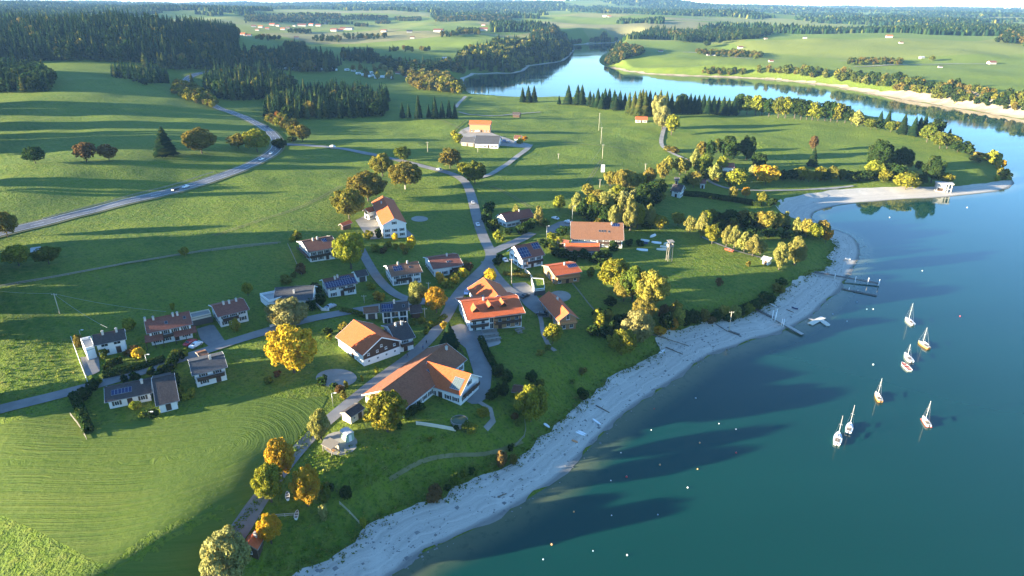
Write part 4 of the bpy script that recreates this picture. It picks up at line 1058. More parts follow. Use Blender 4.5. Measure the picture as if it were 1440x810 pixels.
def put_win(host, x, y, z, rz, size):
    f, p = WIN[size]
    o = add('window', f, host, (x, y, z), rz); add('pane', p, o); return o
FOOT = []
def house(label, A, B, C, eh, roof='rust', wall='white', gable=None, o=.8, og=.7, rows=None, win=(1.15, 1.35), chim=((.0, .12),), solar=(), sky_=(), balcony=None, front='win', name='chalet', cat='house',
          pr=(16, 34), group=None, gw=True, doors=1, fix=None, dorm=(), gs=None, clad=None):
    zg = float(hit((A[0] + B[0]) / 2, (A[1] + B[1]) / 2 + 8)[2])
    for _ in range(3):
        a, b = on_z(*A, zg + eh), on_z(*B, zg + eh)
        u = (b - a)[:2]; L = float(np.hypot(*u)); u /= L
        best = None
        for sgn in (1, -1):
            n = np.array([-u[1], u[0]]) * sgn
            if n @ (a[:2] + b[:2]) < -.35 * np.hypot(*(a[:2] + b[:2])): continue
            for w in np.arange(1.5, 12.1, .1):
                for pd in ([fix] if fix else np.arange(pr[0], pr[1] + .1, 2.)):
                    q = project((a[0] + n[0] * w, a[1] + n[1] * w, a[2] + w * math.tan(R(pd))))
                    e = (q[0] - C[0]) ** 2 + (q[1] - C[1]) ** 2 + .004 * (pd - 24) ** 2
                    if best is None or e < best[0]: best = (e, w, pd, n)
        _, w, pd, n = best
        mid = (a[:2] + b[:2]) / 2 + n * w
        zg = float(min(G(*(mid + u * s * L / 2 * .8 + n * t * w * .8)) for s in (-1, 1) for t in (-1, 1))) * .5 + float(G(*mid)) * .5
    tp = math.tan(R(pd))
    # local frame: x along the ridge, y away from the near eave
    if n[0] * -u[1] + n[1] * u[0] < 0: u = -u
    ang = math.atan2(u[1], u[0])
    root = empty(name, (mid[0], mid[1], zg), ang, label, cat, group)
    FOOT.append((mid, u, L, w))
    wy, wx = w - o, L / 2 - og
    cdir = -np.array(mid) / np.hypot(*mid)
    vis = {'front': -n @ cdir > -.1, 'back': n @ cdir > .1, 'right': u @ cdir > -.15, 'left': -u @ cdir > -.15}
    zt = eh + o * tp - .12; zr = eh + w * tp - .2
    m = MB()
    V = [(-wx, -wy, -2.5), (wx, -wy, -2.5), (wx, wy, -2.5), (-wx, wy, -2.5), (-wx, -wy, zt), (wx, -wy, zt), (wx, wy, zt), (-wx, wy, zt), (-wx, 0, zr), (wx, 0, zr)]
    g_ = zt if gs is None else gs
    V += [(-wx, -wy, g_), (wx, -wy, g_), (wx, wy, g_), (-wx, wy, g_)]
    m.poly(V, [(0, 1, 5, 4), (2, 3, 7, 6), (0, 3, 2, 1)] + ([(1, 2, 6, 5), (3, 0, 4, 7)] if gs is None else [(1, 2, 12, 11), (3, 0, 10, 13)]), 0)
    m.poly(V, [(5, 6, 9), (7, 4, 8)] if gs is None else [(11, 12, 6, 9, 5), (13, 10, 4, 8, 7)], 1)
    m.build('wall', [WALL[wall], WALL[gable or wall]], root)
    # roof: two thick slopes, ridge cap, barge boards
    r = MB(); t = .26; hx = L / 2
    r.slab([(-hx, -w, eh), (hx, -w, eh), (hx, 0, eh + w * tp), (-hx, 0, eh + w * tp)], t)
    r.slab([(hx, w, eh), (-hx, w, eh), (-hx, 0, eh + w * tp), (hx, 0, eh + w * tp)], t)
    r.tube((-hx, 0, eh + w * tp + .02), (hx, 0, eh + w * tp + .02), .16, None, 6)
    ro = r.build('roof', [ROOF[roof]], root)
    bb = MB()
    for sx in (-hx - .05, hx + .003):
        for sy in (-1, 1):
            bb.poly([(sx, sy * w, eh - t - .05), (sx + .047, sy * w, eh - t - .05), (sx + .047, 0, eh + w * tp - t - .05), (sx, 0, eh + w * tp - t - .05), (sx, sy * w, eh + .05), (sx + .047, sy * w, eh + .05), (sx + .047, 0, eh + w * tp + .05), (sx, 0, eh + w * tp + .05)],
                    [(0, 3, 2, 1), (4, 5, 6, 7), (0, 1, 5, 4), (1, 2, 6, 5), (2, 3, 7, 6), (3, 0, 4, 7)], 0)
    bb.build('barge_board', [M_GWOOD if wall != 'white' else M_FRAME], ro)
    gt = MB(); gt.tube((-hx, -w - .08, eh - .12), (hx, -w - .08, eh - .12), .09, None, 6); gt.build('gutter', [M_METAL], ro)
    cs = w / math.cos(R(pd))
    def on_slope(fx, ft, side=-1):
        return (fx * L / 2, side * w * (1 - ft), eh + w * tp * ft)
    for fx, ft in chim:
        p = on_slope(fx, 1 - abs(ft), -1 if ft >= 0 else 1); add('chimney', ME_CHIM, ro, (p[0], p[1], p[2] + .2))
    for (x0, x1, t0, t1, nx, nt) in solar:
        for i in range(nx):
            for j in range(nt):
                fx = x0 + (x1 - x0) * (i + .5) / nx; ft = t0 + (t1 - t0) * (j + .5) / nt
                q = add(*(('glass_panel', ME_GPANEL) if 'glass panels' in label else ('solar_panel', ME_PANEL)), ro, on_slope(fx, ft)); q.rotation_euler = (R(pd), 0, 0)
                q.scale = ((x1 - x0) * L / 2 / nx * .96, (t1 - t0) * cs / nt / 1.64 * .95, 1)
    for fx, ft in sky_:
        q = add('skylight', ME_SKY, ro, on_slope(fx, ft)); q.rotation_euler = (R(pd), 0, 0)
    for fx, ft in dorm:
        dz = on_slope(fx, ft); dm = MB(); hw, ln = 1.5, 2.6
        zb = dz[2]; y0 = dz[1]
        dm.box(-hw + .35, hw - .35, y0, y0 + ln, zb - .9, zb + .75, 1)
        dm.poly([(-hw + .35, y0, zb + .75), (hw - .35, y0, zb + .75), (0, y0, zb + 1.75)], [(0, 1, 2)], 1)
        zl = zb + .55; zt2 = zb + 1.95
        dm.slab([(-hw, y0 - .5, zl), (0, y0 - .5, zt2), (0, y0 + ln + 1.6, zt2), (-hw, y0 + ln, zl)][::-1], .14, 0)
        dm.slab([(hw, y0 - .5, zl), (0, y0 - .5, zt2), (0, y0 + ln + 1.6, zt2), (hw, y0 + ln, zl)], .14, 0)
        q = dm.build('dormer', [ROOF[roof], WALL['dark']], ro, False, (dz[0], 0, 0))
    if clad:
        k = MB(); k.box(clad[0] * wx, clad[1] * wx, -wy - .022, -wy - .003, .1, eh - .1); k.build('wood_cladding', [M_TWOOD], root)
    # openings
    floors = [1.2 + 2.35 * i for i in range(6) if 1.2 + 2.35 * i + (.35 if win[1] > 1.6 else .1) + win[1] / 2 + .08 < zt]
    if not floors: floors = [1.0]
    def side(sd, width, y, rz, zs):
        if not vis[sd]: return
        nn = max(1, int(width / (win[0] + 1.55)))
        for fi, z in enumerate(zs):
            hz = z + (.35 if win[1] > 1.6 else .1)
            for i in range(nn):
                s = ((i + .5) / nn - .5) * (width - .6)
                if fi == 0 and sd == 'front' and doors and i == nn // 2:
                    add('door', ME_DOOR, root, (s, y, z - 1.2), rz); continue
                p = (s, y - .0, hz) if rz == 0 else ((-s, -y, hz) if rz == math.pi else (((wx, s, hz) if rz > 0 else (-wx, -s, hz))))
                put_win(root, *p, rz, win)
    if front == 'win':
        side('front', 2 * wx, -wy, 0, floors if rows is None else floors[:rows])
    elif front == 'garage':
        for i in range(max(1, int(2 * wx / 3.1))):
            k = max(1, int(2 * wx / 3.1)); add('garage_door', ME_GDOOR, root, (((i + .5) / k - .5) * (2 * wx - .4), -wy, 0))
    elif front == 'glass':
        k = max(2, int(2 * wx / 2.6))
        for z in floors:
            for i in range(k): put_win(root, ((i + .5) / k - .5) * (2 * wx - .3), -wy, z - .1, 0, (2.4, 2.1))
    if gw:
        gz = floors + ([zt + .35] if w * tp > 2.3 and wy > 3 else [])
        for sd, rz in (('right', math.pi / 2), ('left', -math.pi / 2)):
            if not vis[sd]: continue
            for fi, z in enumerate(gz):
                width = 2 * wy if z < zt - .5 else 2 * wy * .42
                nn = max(1, int(width / 2.9))
                for i in range(nn):
                    s = ((i + .5) / nn - .5) * (width - .6)
                    put_win(root, wx if rz > 0 else -wx, s, z + .1, rz, win if win[0] < 2 else (1.15, 1.35))
    if balcony:
        for (sd, z, f0, f1) in balcony:
            z = 2.3 if z < 4 else 4.6
            if z + 1 > zt: continue
            bm = MB(); rl = MB()
            if sd == 'front':
                x0, x1 = f0 * wx, f1 * wx; d = 1.15
                bm.box(x0, x1, -wy - d, -wy - .003, z - .16, z)
                rl.box(x0, x1, -wy - d - .05, -wy - d, z + .08, z + .95); rl.box(x0 - .05, x0 - .003, -wy - d, -wy - .003, z + .08, z + .95); rl.box(x1 + .003, x1 + .05, -wy - d, -wy - .003, z + .08, z + .95)
                rl.box(x0 - .06, x1 + .06, -wy - d - .1, -wy - d + .03, z + .953, z + 1.03)
            else:
                sx = 1 if sd == 'right' else -1; d = 1.1; y0, y1 = f0 * wy, f1 * wy
                q = sorted((sx * (wx + .003), sx * (wx + d))); bm.box(q[0], q[1], y0, y1, z - .16, z)
                q = sorted((sx * (wx + d), sx * (wx + d + .05))); rl.box(q[0], q[1], y0, y1, z + .08, z + .95)
                q = sorted((sx * (wx + d - .03), sx * (wx + d + .1))); rl.box(q[0], q[1], y0, y1, z + .953, z + 1.03)
            bo = bm.build('balcony', [M_DWOOD], root); rl.build('railing', [M_TWOOD if wall in ('wood', 'cream') else M_DWOOD], bo)
    return root

def local(root, wx, wy):
    a = root.rotation_euler[2]; c, s = math.cos(a), math.sin(a); dx, dy = wx - root.location[0], wy - root.location[1]
    return dx * c + dy * s, -dx * s + dy * c
H1 = house('white house with a dark grey roof, leftmost above the lane, with a sunny roof terrace', (131.6,486), (177.6,476.5), (126.7,472), 4.4, 'slate', rows=2, chim=((-.35, .1), (.5, .1)), win=(1.9, 1.4))
H2 = house('long red-brown roofed row house with two lean-to porches', (206,469), (271,455.6), (202.7,450), 4.8, 'rust', chim=((.25, .12), (.45, .12), (-.6, .1), (-.95, .05)), sky_=((-.1, .5), (.72, .6)), balcony=(('front', 2.75, -.4, .1),))
H3 = house('red-brown roofed white chalet right of the flat carport', (305.6,446), (350.9,434.9), (296.5,431.4), 4.3, 'rust', chim=((-.3, .08), (.05, .1), (.5, .06)), balcony=(('front', 2.75, -.8, .3),))
H4 = house('white house with a broad blue-grey hipped roof and terrace', (384,424), (440,421), (371,402), 3.6, 'grey', chim=((.0, .45),), rows=1, pr=(14, 26))
H5 = house('brown roofed chalet with dark balconies at the edge of the pasture', (433.4,355), (477,346.7), (423.7,339.7), 5.0, 'brown', balcony=(('front', 2.7, -1, .45), ('left', 2.7, -1, 1)), chim=((-.3, .1), (.0, .06)), solar=((.22, .52, .62, .9, 3, 1),))
H6 = house('white house whose whole roof is covered with blue solar panels', (459,406.7), (503,398), (453,392.8), 4.3, 'brown', solar=((-.96, .96, .05, .66, 12, 4), (.05, .72, .70, .92, 6, 1)), chim=((-.25, .2), (-.05, .1)), balcony=(('front', 2.7, .1, .9),))
house('brown roofed double garage beside the solar panel house', (501.8,390), (518.6,386.5), (497.6,382), 2.7, 'slate', front='garage', chim=(), gw=False, name='garage', cat='garage')
H7 = house('tan roofed chalet with one dark solar field, west of the red roofed twin', (550,389.3), (594.6,382.3), (543.7,374), 4.5, 'tan', solar=((-.68, -.12, .42, .86, 4, 2),), sky_=((.35, .6),), chim=((-.3, .05), (.3, .06)), balcony=(('front', 2.7, -.75, .25),))
H8 = house('red-brown roofed house behind autumn bushes beside the village road', (608.8,378.6), (652,372.3), (601,363.2), 3.9, 'rust', sky_=((.1, .45), (.25, .45)), chim=((.25, .04),), balcony=(('front', 2.6, .3, .9),))
H9 = house('modern white and blue house with a row of solar panels', (534.6,439.5), (575.7,436), (532.5,427.6), 4.9, 'slate', wall='white', front='glass', solar=((-.88, -.1, .35, .92, 5, 1), (-.88, -.2, .05, .28, 4, 1)), sky_=((.62, .55),), chim=((.0, .04),), doors=0)
house('low garage wing left of the modern white and blue house', (511,441), (533,438.9), (508,433), 2.9, 'tan', front='garage', chim=(), gw=False, name='garage', cat='garage')
house('dark red wooden shed right of the modern white and blue house', (577,441), (594,439), (576,430), 2.6, 'slate', wall='dark', chim=(), gw=False, name='shed', cat='shed')
H10 = house('old farmhouse barn with a bright orange tiled roof and dark wooden gable', (510,500), (471.6,473.5), (536.5,474.5), 4.4, 'orange', gable='dark', chim=(), rows=1, win=(.8, .8), name='barn', cat='barn', pr=(24, 38), o=.5, gs=2.3)
H11 = house('dark grey roofed house attached to the orange roofed barn', (556.7,481), (584.6,474), (545,459.5), 4.5, 'slate', chim=((-.25, .08), (.35, .08)), balcony=(('front', 2.7, -.6, .9),), pr=(16, 30))
H12 = house('huge old farmhouse with a long brown and orange roof beside the track', (568,576), (657,505), (536,550), 3.5, 'russet', chim=((.85, .2),), rows=1, sky_=((.3, .4), (.1, .55)), balcony=(('left', 3.2, -.6, .6),), gable='wood', name='farmhouse', cat='farmhouse', pr=(22, 36), gs=2.6)
H13 = house('orange roofed cross wing of the huge farmhouse with glass panels', (586,537), (648,556), (601,508.5), 3.8, 'orange', solar=((.42, .86, .15, .72, 5, 1),), chim=(), balcony=(('right', 2.8, -.8, .8),), name='farmhouse_wing', cat='farmhouse', pr=(22, 36))
H14 = house('small steep brown roofed outbuilding beside the farm track', (493,587), (513,573.7), (484,580.5), 2.5, 'slate', wall='cream', chim=(), rows=1, win=(.8, .8), name='outbuilding', cat='shed', pr=(24, 42), o=.4, og=.3)
H15 = house('big hotel with a wide red roof and three small dormers', (657,450.7), (739,440), (647,425), 5.5, 'red', chim=((-.22, .06),), dorm=((-.62, .36), (-.1, .42), (.36, .46)), balcony=(('front', 2.9, -.95, -.3), ('front', 5.6, -.95, -.3), ('front', 2.9, -.05, .95), ('front', 5.6, -.05, .95)), win=(1.3, 2.1), clad=(-.18, .97), name='hotel', cat='hotel', o=1.3, og=1.0)
H16 = house('rear wing of the hotel with an orange and red roof', (657,405), (676,431), (680,390), 4.6, 'orange', sky_=((.35, .35), (.45, .35)), chim=(), name='hotel_wing', cat='hotel', pr=(20, 36))
H17 = house('long narrow red roofed annex of the hotel with a wooden gable', (785,452), (757.4,420.5), (800,440), 3.9, 'red', gable='wood', wall='wood', chim=((-.2, -.1),), win=(1.3, 2.1), name='annex', cat='house', balcony=(('right', 2.6, -1, 1), ('left', 2.6, -1, 1)))
H18 = house('orange roofed wooden chalet with a strip of solar panels above the gravel oval', (780,388), (818.7,382), (768.5,376), 4.4, 'red', wall='wood', solar=((.28, .95, .55, .92, 6, 1),), chim=((.15, .1),), balcony=(('front', 2.8, -.9, .95),), win=(1.3, 2.1))
H19 = house('white chalet with two blue solar fields above the crossroads', (733.7,365), (766.5,358), (726,345), 4.9, 'rust', solar=((-.95, -.1, .1, .8, 4, 3), (.35, .95, .5, .95, 3, 2)), chim=(), balcony=(('front', 2.8, -.6, .95), ('front', 5.4, -.4, .9)))
H20 = house('large brown roofed boathouse with white balconies', (802,336), (877.6,338), (807,312), 4.1, 'tan', balcony=(('front', 2.8, .05, .95),), chim=((.55, .1),), solar=((.55, .85, .78, .96, 4, 1),), sky_=((.1, .5), (.2, .5), (.3, .5), (.45, .48)), name='boathouse', cat='house', pr=(16, 30))
H21 = house('orange and white bungalow in front of the boathouse', (795,353), (844,353), (797,342), 3.2, 'red', rows=1, chim=())
H22 = house('dark red roofed chalet, uppermost beside the village road', (712,312.5), (752,304), (709,299), 3.5, 'rust', chim=((.2, .1),), balcony=(('front', 2.6, 0, .9),))
house('low dark red roofed side wing of the uppermost chalet', (705,307), (722,303), (704,299), 2.8, 'rust', rows=1, chim=(), gw=False, name='house_wing', cat='house')
H23 = house('tall white school house with a long orange roof and three rows of gable windows', (537,317), (522.5,284), (555.8,310.5), 6.6, 'orange', chim=((-.45, .35),), name='school_house', cat='house', o=.4, og=.35, pr=(26, 42))
house('low orange roofed side wing of the school house', (518,299), (535,294), (517,290), 4.2, 'orange', chim=(), rows=1, name='house_wing', cat='house')
house('little orange roofed hut under the round trees left of the school house', (482,318), (496,313), (485,312), 2.6, 'red', wall='dark', chim=(), gw=False, name='shed', cat='shed')
H24 = house('low brown roofed bungalow, left half, with six blue solar panels', (147,566), (214,552), (141,545.5), 2.7, 'slate', rows=1, solar=((-.72, .15, .35, .72, 6, 1),), chim=((.6, .2),), pr=(12, 24), name='bungalow')
H25 = house('low brown roofed bungalow, right half, behind a hedge', (219,571), (252,563), (209,534), 2.7, 'slate', rows=1, chim=(), pr=(10, 22), name='bungalow')
H26 = house('white house with a blue-grey roof below the lane', (270,528), (320,516), (260,511), 4.5, 'grey', chim=((.2, .1),), balcony=(('front', 2.6, -.9, .9),))
house('little flat tan roofed garage behind the blue-grey roofed house', (281,503), (294,499), (279,496), 2.5, 'tan', wall='cream', chim=(), front='garage', gw=False, name='garage', cat='garage', pr=(6, 12))
house('small red roofed hut at the bottom beside the field track', (361.5,771.5), (372,753), (349,761.5), 2.6, 'red', wall='dark', chim=((.4, .3),), gw=True, rows=1, win=(.8, .8), name='hut', cat='hut', o=.4, og=.4, pr=(22, 40))
house('tan wooden barn with a red roof, upper building of the lone farm', (659,174.6), (690,175.4), (658.5,169), 6.8, 'red', wall='wood', chim=(), rows=1, name='barn', cat='barn')
house('long white stable with a dark grey roof, lower building of the lone farm', (666.5,202), (701.5,202.7), (669.5,190.5), 3.2, 'grey', chim=(), rows=1, name='stable', cat='barn', pr=(14, 28))
house('low dark roofed shed adjoining the long white stable', (647,199.5), (666,201), (649,190), 3.0, 'grey', wall='grey', chim=(), rows=1, gw=False, name='shed', cat='shed', pr=(12, 24))
house('small brown roofed farm cottage beside two little trees', (722,195), (732,195.5), (723,190), 3.5, 'brown', chim=(), rows=1, name='cottage')
house('red roofed house hidden among the trees by the bay', (1015,235), (1033,236), (1016,228.5), 4.4, 'rust', rows=1, chim=())
house('dark roofed house with a white gable beside the dark hedge', (943,268), (958,270), (945,258), 4.0, 'slate', chim=())
house('small red house among the trees by the bay', (984,258), (993,258.5), (984,252), 3.4, 'rust', rows=1, chim=())
house('small blue roofed hut among the amber trees', (948,253), (955,253.5), (948,249), 3., 'grey', rows=1, chim=(), name='hut', cat='hut')
house('small dark barn alone above the lone farm', (720,161), (731,161.5), (720,157), 3., 'slate', wall='dark', chim=(), gw=False, rows=0, name='field_barn', cat='barn')
house('small red roofed field barn under the pine clump', (893.5,168.5), (911,168.8), (895,164), 2.8, 'red', wall='cream', chim=(), rows=1, gw=False, name='field_barn', cat='barn')
house('little white hut between two bushes in the pasture', (43,355), (57,353), (43,349), 2.6, 'sheet', chim=(), rows=1, gw=False, name='hut', cat='hut', pr=(10, 20))
house('dark red garden shed behind the broad yellow-green tree', (719,550), (738,553), (722,541), 2.6, 'brown', wall='dark', chim=(), gw=False, rows=0, name='shed', cat='shed')
house('small dark wooden shed in front of the boathouse yard', (783,341), (799,343), (784,336), 2.6, 'rust', wall='dark', chim=(), gw=False, rows=0, name='shed', cat='shed')
house('white kiosk with a pale roof at the end of the lakeside path', (1070,364), (1082,367), (1072,358.5), 2.6, 'sheet', chim=(), rows=1, gw=False, name='kiosk', cat='kiosk', pr=(8, 16))

def flat_block(label, ring, h, wall, name, cat, top=M_STONE, parapet=.5, doors=0, off=0.):
    """flat roofed block: ring are its ground corners in the picture (near side first)"""
    P = np.array([hit(*p) for p in ring]); c = P.mean(0); zg = float(P[:, 2].min())
    e = P[1] - P[0]; ang = math.atan2(e[1], e[0])
    root = empty(name, (c[0], c[1], zg), ang, label, cat)
    Q = [local(root, p[0], p[1]) for p in P]
    n = len(Q)
    m = MB(); m.poly([(x, y, -1.5) for x, y in Q] + [(x, y, h) for x, y in Q], [(i, (i + 1) % n, (i + 1) % n + n, i + n) for i in range(n)] + [tuple(range(2 * n - 1, n - 1, -1))[::-1]], 0)
    m.build('wall', [WALL[wall]], root)
    s = MB()
    s.slab([(x * 1.03, y * 1.03, h + .22) for x, y in Q], .21, 0); so = s.build('roof', [top], root)
    if parapet:
        k = MB()
        for i in range(n):
            a, b = Q[i], Q[(i + 1) % n]; k.slab([(a[0], a[1], h + .22 + parapet), (b[0], b[1], h + .22 + parapet), (b[0] * .94, b[1] * .94, h + .22 + parapet), (a[0] * .94, a[1] * .94, h + .22 + parapet)], parapet - .004)
        k.build('parapet', [WALL[wall]], so)
    (x0, y0), (x1, y1) = Q[0], Q[1]
    for i in range(doors):
        f = (i + .5) / doors; add('garage_door', ME_GDOOR, root, (x0 + (x1 - x0) * f, y0 + (y1 - y0) * f - .02, 0))
    return root
flat_block('sunlit flat roofed terrace annex of the leftmost white house', [(125,507), (137,503), (131,487), (117,490)], 3.2, 'white', 'annex', 'house', M_STONE, .8)
flat_block('flat roofed carport with three openings between two red roofed houses', [(272,459), (299,453), (296,446), (269,451)], 2.8, 'cream', 'carport', 'carport', M_GRAV, .4, 3)
flat_block('white terrace block in front of the blue-grey hipped roof', [(380,436), (404,430), (396,420), (367,424)], 3.0, 'white', 'annex', 'house', M_STONE, .9)
flat_block('grass roofed garage with white pillars in the hotel parking court', [(752,416), (766,415), (764,400), (747,398)], 2.6, 'white', 'garage', 'garage', M_GRASS, .2, 2)
def porch(root_label, A, B, C, h):
    """lean-to roof on posts"""
    zg = float(hit((A[0] + B[0]) / 2, (A[1] + B[1]) / 2 + 6)[2]); a, b = on_z(*A, zg + h), on_z(*B, zg + h); c = on_z(*C, zg + h + 1.0)
    ang = math.atan2(b[1] - a[1], b[0] - a[0]); root = empty('porch', ((a[0] + b[0]) / 2, (a[1] + b[1]) / 2, zg), ang, root_label, 'porch')
    p = [local(root, *q[:2]) for q in (a, b, c)]; dx, dy = p[2][0] - p[0][0], p[2][1] - p[0][1]
    m = MB(); m.slab([(*p[0], h), (*p[1], h), (p[1][0] + dx, p[1][1] + dy, h + 1.), (p[0][0] + dx, p[0][1] + dy, h + 1.)], .2); m.build('roof', [ROOF['rust']], root)
    for f in (.04, .5, .96):
        q = MB(); q.tube((p[0][0] * (1 - f) + p[1][0] * f, p[0][1] * (1 - f) + p[1][1] * f + .3, -1), (p[0][0] * (1 - f) + p[1][0] * f, p[0][1] * (1 - f) + p[1][1] * f + .3, h - .15), .1); q.build('post', [M_DWOOD], root)
porch('left red roofed porch of the long row house', (204,482), (230,477), (203,472), 2.6)
porch('right red roofed porch of the long row house', (245,474), (277,466.5), (243,465), 2.6)

# far farms, huts and villages
FARH = [(1049,45,6,'sheet'),(1054,46,6,'brown'),(1079,46,17,'red'),(1065,49,5,'sheet'),(1077,55,5,'brown'),(1132,54,6,'grey'),(1041,68,8,'brown'),(996,78,5,'brown'),(1003,78,6,'grey'),(1084,87,7,'rust'),
 (1250,53,9,'red'),(1267,61,6,'brown'),(1296,82,7,'sheet'),(1322,95,6,'grey'),(1394,90,11,'rust'),(1343,39,6,'sheet'),(1351,40,6,'sheet'),(857,24,5,'red'),(850,24,6,'sheet'),(929,73,7,'tan'),
 (617,45,15,'brown'),(680,43,13,'rust'),(576,46,9,'grey'),(540,45,9,'tan'),(483,42,9,'rust'),(492,42,11,'grey'),(580,54,7,'brown'),(625,83,7,'sheet'),(680,36,6,'rust'),(273,33,9,'sheet'),(342,50,9,'red'),(350,51,8,'rust'),
 (357,38,7,'rust'),(367,39,7,'red'),(383,36,8,'red'),(391,37,6,'rust'),(398,42,7,'red'),(405,40,6,'rust'),(414,37,5,'grey'),(425,37,13,'rust'),(438,36,7,'red'),(448,37,8,'rust'),(458,34,6,'grey'),(470,44,10,'rust'),(479,44,8,'red'),(417,54,7,'brown'),(362,43,6,'rust'),(376,41,6,'red'),
 (442,96,13,'red'),(572,108,9,'red'),(560,104,8,'rust')]
M_FARWALL = plain('dull_plaster', (.46, .42, .36), .85, .1, .3)
for k, (px, py, wpx, rf) in enumerate(FARH):
    p = hit(px, py); D = depth(p); L = wpx * .85 * D / F; w = min(L * .36, 7); h = min(L * .28, 5); tp = .5
    col = {'sheet': 'pale roofed', 'brown': 'brown roofed', 'red': 'red roofed', 'grey': 'grey roofed', 'rust': 'dark red roofed', 'tan': 'tan roofed'}[rf]
    where = 'in the village at the upper left' if px < 500 and py < 60 else 'by the far campsite' if py > 90 and px < 640 else 'on the far shore' if px > 940 else 'on the green plain beyond the lake'
    root = empty('farmhouse', (p[0], p[1], p[2] - .3), (k * .7) % .5 - .25, '%s farmhouse %s, %s' % (col, where, 'broad' if wpx > 9 else 'small'), 'farmhouse', 'farmhouses ' + where)
    m = MB(); x, y = L / 2, w
    m.poly([(-x, -y, -2), (x, -y, -2), (x, y, -2), (-x, y, -2), (-x, -y, h), (x, -y, h), (x, y, h), (-x, y, h), (-x, 0, h + y * tp), (x, 0, h + y * tp)], [(0, 1, 5, 4), (2, 3, 7, 6), (1, 2, 6, 9, 5), (3, 0, 4, 8, 7)])
    m.build('wall', [M_FARWALL], root)
    r = MB(); e = 1.12
    r.slab([(-x * e, -y * e, h + .25), (x * e, -y * e, h + .25), (x * e, 0, h + y * tp + .5), (-x * e, 0, h + y * tp + .5)], .35); r.slab([(x * e, y * e, h + .25), (-x * e, y * e, h + .25), (-x * e, 0, h + y * tp + .5), (x * e, 0, h + y * tp + .5)], .35)
    r.build('roof', [ROOF[rf]], root)

for k, L in enumerate(([(300,332),(360,312),(430,290),(480,262)], [(846,226),(836,242),(826,256)], [(690,262),(720,275),(745,292)], [(560,150),(640,176),(655,188)], [(900,215),(850,205),(790,200)])):
    for s in (-.9, .9):
        P = smooth_line(pix(L), 2); t = np.gradient(P, axis=0); t /= np.hypot(*t.T)[:, None] + 1e-9
        ribbon('wheel_track', P + np.stack([-t[:, 1], t[:, 0]], 1) * s, .5, M_VERGE, 'faint wheel track worn into the pasture', .06, None, True, 2)
# ------------------------------------------------------------------ vehicles
def paint(name, c): return plain(name, c, .3, .04, 2, 0, .6)
PAINT = {'white': paint('white_car_paint', (.72, .72, .72)), 'silver': paint('silver_car_paint', (.38, .39, .41)), 'black': paint('black_car_paint', (.025, .026, .03)), 'red': paint('red_car_paint', (.42, .02, .03)), 'blue': paint('blue_car_paint', (.03, .08, .25))}
M_TYRE = plain('tyre_rubber', (.02, .02, .02), .9, .2, 6)
def car_meshes():
    prof = [(-2.1, .35), (-2.15, .75), (-2.0, .95), (-1.25, 1.02), (-.65, 1.42), (.75, 1.46), (1.55, 1.05), (2.05, .92), (2.15, .55), (2.1, .35)]
    m = MB(); n = len(prof)
    def wd(z): return .86 if z < 1.1 else .70
    m.poly([(x, -wd(z), z) for x, z in prof] + [(x, wd(z), z) for x, z in prof], [tuple(range(n - 1, -1, -1)), tuple(range(n, 2 * n))] + [(i, (i + 1) % n, (i + 1) % n + n, i + n) for i in range(n)], 0)
    body = m.mesh('body', [PAINT['white']])
    g = MB()
    g.poly([(-1.2, -.70, 1.06), (-1.2, .70, 1.06), (-.70, .62, 1.41), (-.70, -.62, 1.41)], [(0, 3, 2, 1)]); g.poly([(1.5, -.70, 1.10), (1.5, .70, 1.10), (.80, .62, 1.455), (.80, -.62, 1.455)], [(0, 1, 2, 3)])
    for s in (-1, 1): g.poly([(-1.0, s * .80, 1.06), (1.25, s * .80, 1.08), (.7, s * .725, 1.40), (-.6, s * .725, 1.38)], [(0, 1, 2, 3) if s < 0 else (3, 2, 1, 0)])
    glass = g.mesh('windscreen', [M_PANE])
    w = MB(); w.tube((0, -.1, 0), (0, .1, 0), .32, None, 12); w.tube((0, -.11, 0), (0, .11, 0), .17, None, 8, 1)
    return body, glass, w.mesh('wheel', [M_TYRE, M_RIM])
CARM = car_meshes()
def car(px, py, qx, qy, col, label, group=None, cat='car', name='parked_car'):
    p, q = hit(px, py), hit(qx, qy); a = math.atan2(q[1] - p[1], q[0] - p[0])
    root = empty(name, (p[0], p[1], p[2] + .16 + depth(p) * .0005), a, label, cat, group)
    b = add('body', CARM[0], root); setmat(b, PAINT[col]); add('windscreen', CARM[1], root)
    for x in (-1.3, 1.35):
        for y in (-.78, .78): add('wheel', CARM[2], root, (x, y, .32))
    return root
car(262,264.5,275,260,'white','white car driving on the main road, nearest to the camera', name='moving_car')
car(247,268.5,235,272,'black','dark car driving down the main road behind the white one', name='moving_car')
car(368,226,360,229,'white','white car on the main road just below the junction', name='moving_car')
car(381,217.5,376,221,'white','white car waiting at the traffic island', name='moving_car')
car(376,179.5,386,186,'black','dark car on the curve above the junction', name='moving_car')
car(468,207.5,478,209,'white','white car on the village road near the junction', name='moving_car')
car(618,240,626,242,'silver','silver car on the village road at the bend', name='moving_car')
car(672,318,676,328,'white','white car coming down the village road', name='moving_car')
car(665,287,664,281,'silver','silver car higher up on the village road', name='moving_car')
car(781,309,787,311,'white','white car parked above the boathouse')
car(710,368,713,371,'white','white car parked beside the white solar chalet')
car(465,434,471,432,'silver','silver car parked beside the west lane')
car(657,413,659,409,'blue','blue car parked behind the hotel wing')
car(738,419,743,417,'black','black car in the parking court of the hotel')
car(762,444,768,445,'black','black car beside the red hotel annex')
car(268,485,273,482,'red','red car parked in front of the row house')
car(276,488,281,485,'white','white car parked beside the red car')
car(672,186,677,186,'white','white van by the tan barn')
car(709,200,714,201,'blue','blue car in the farm yard')
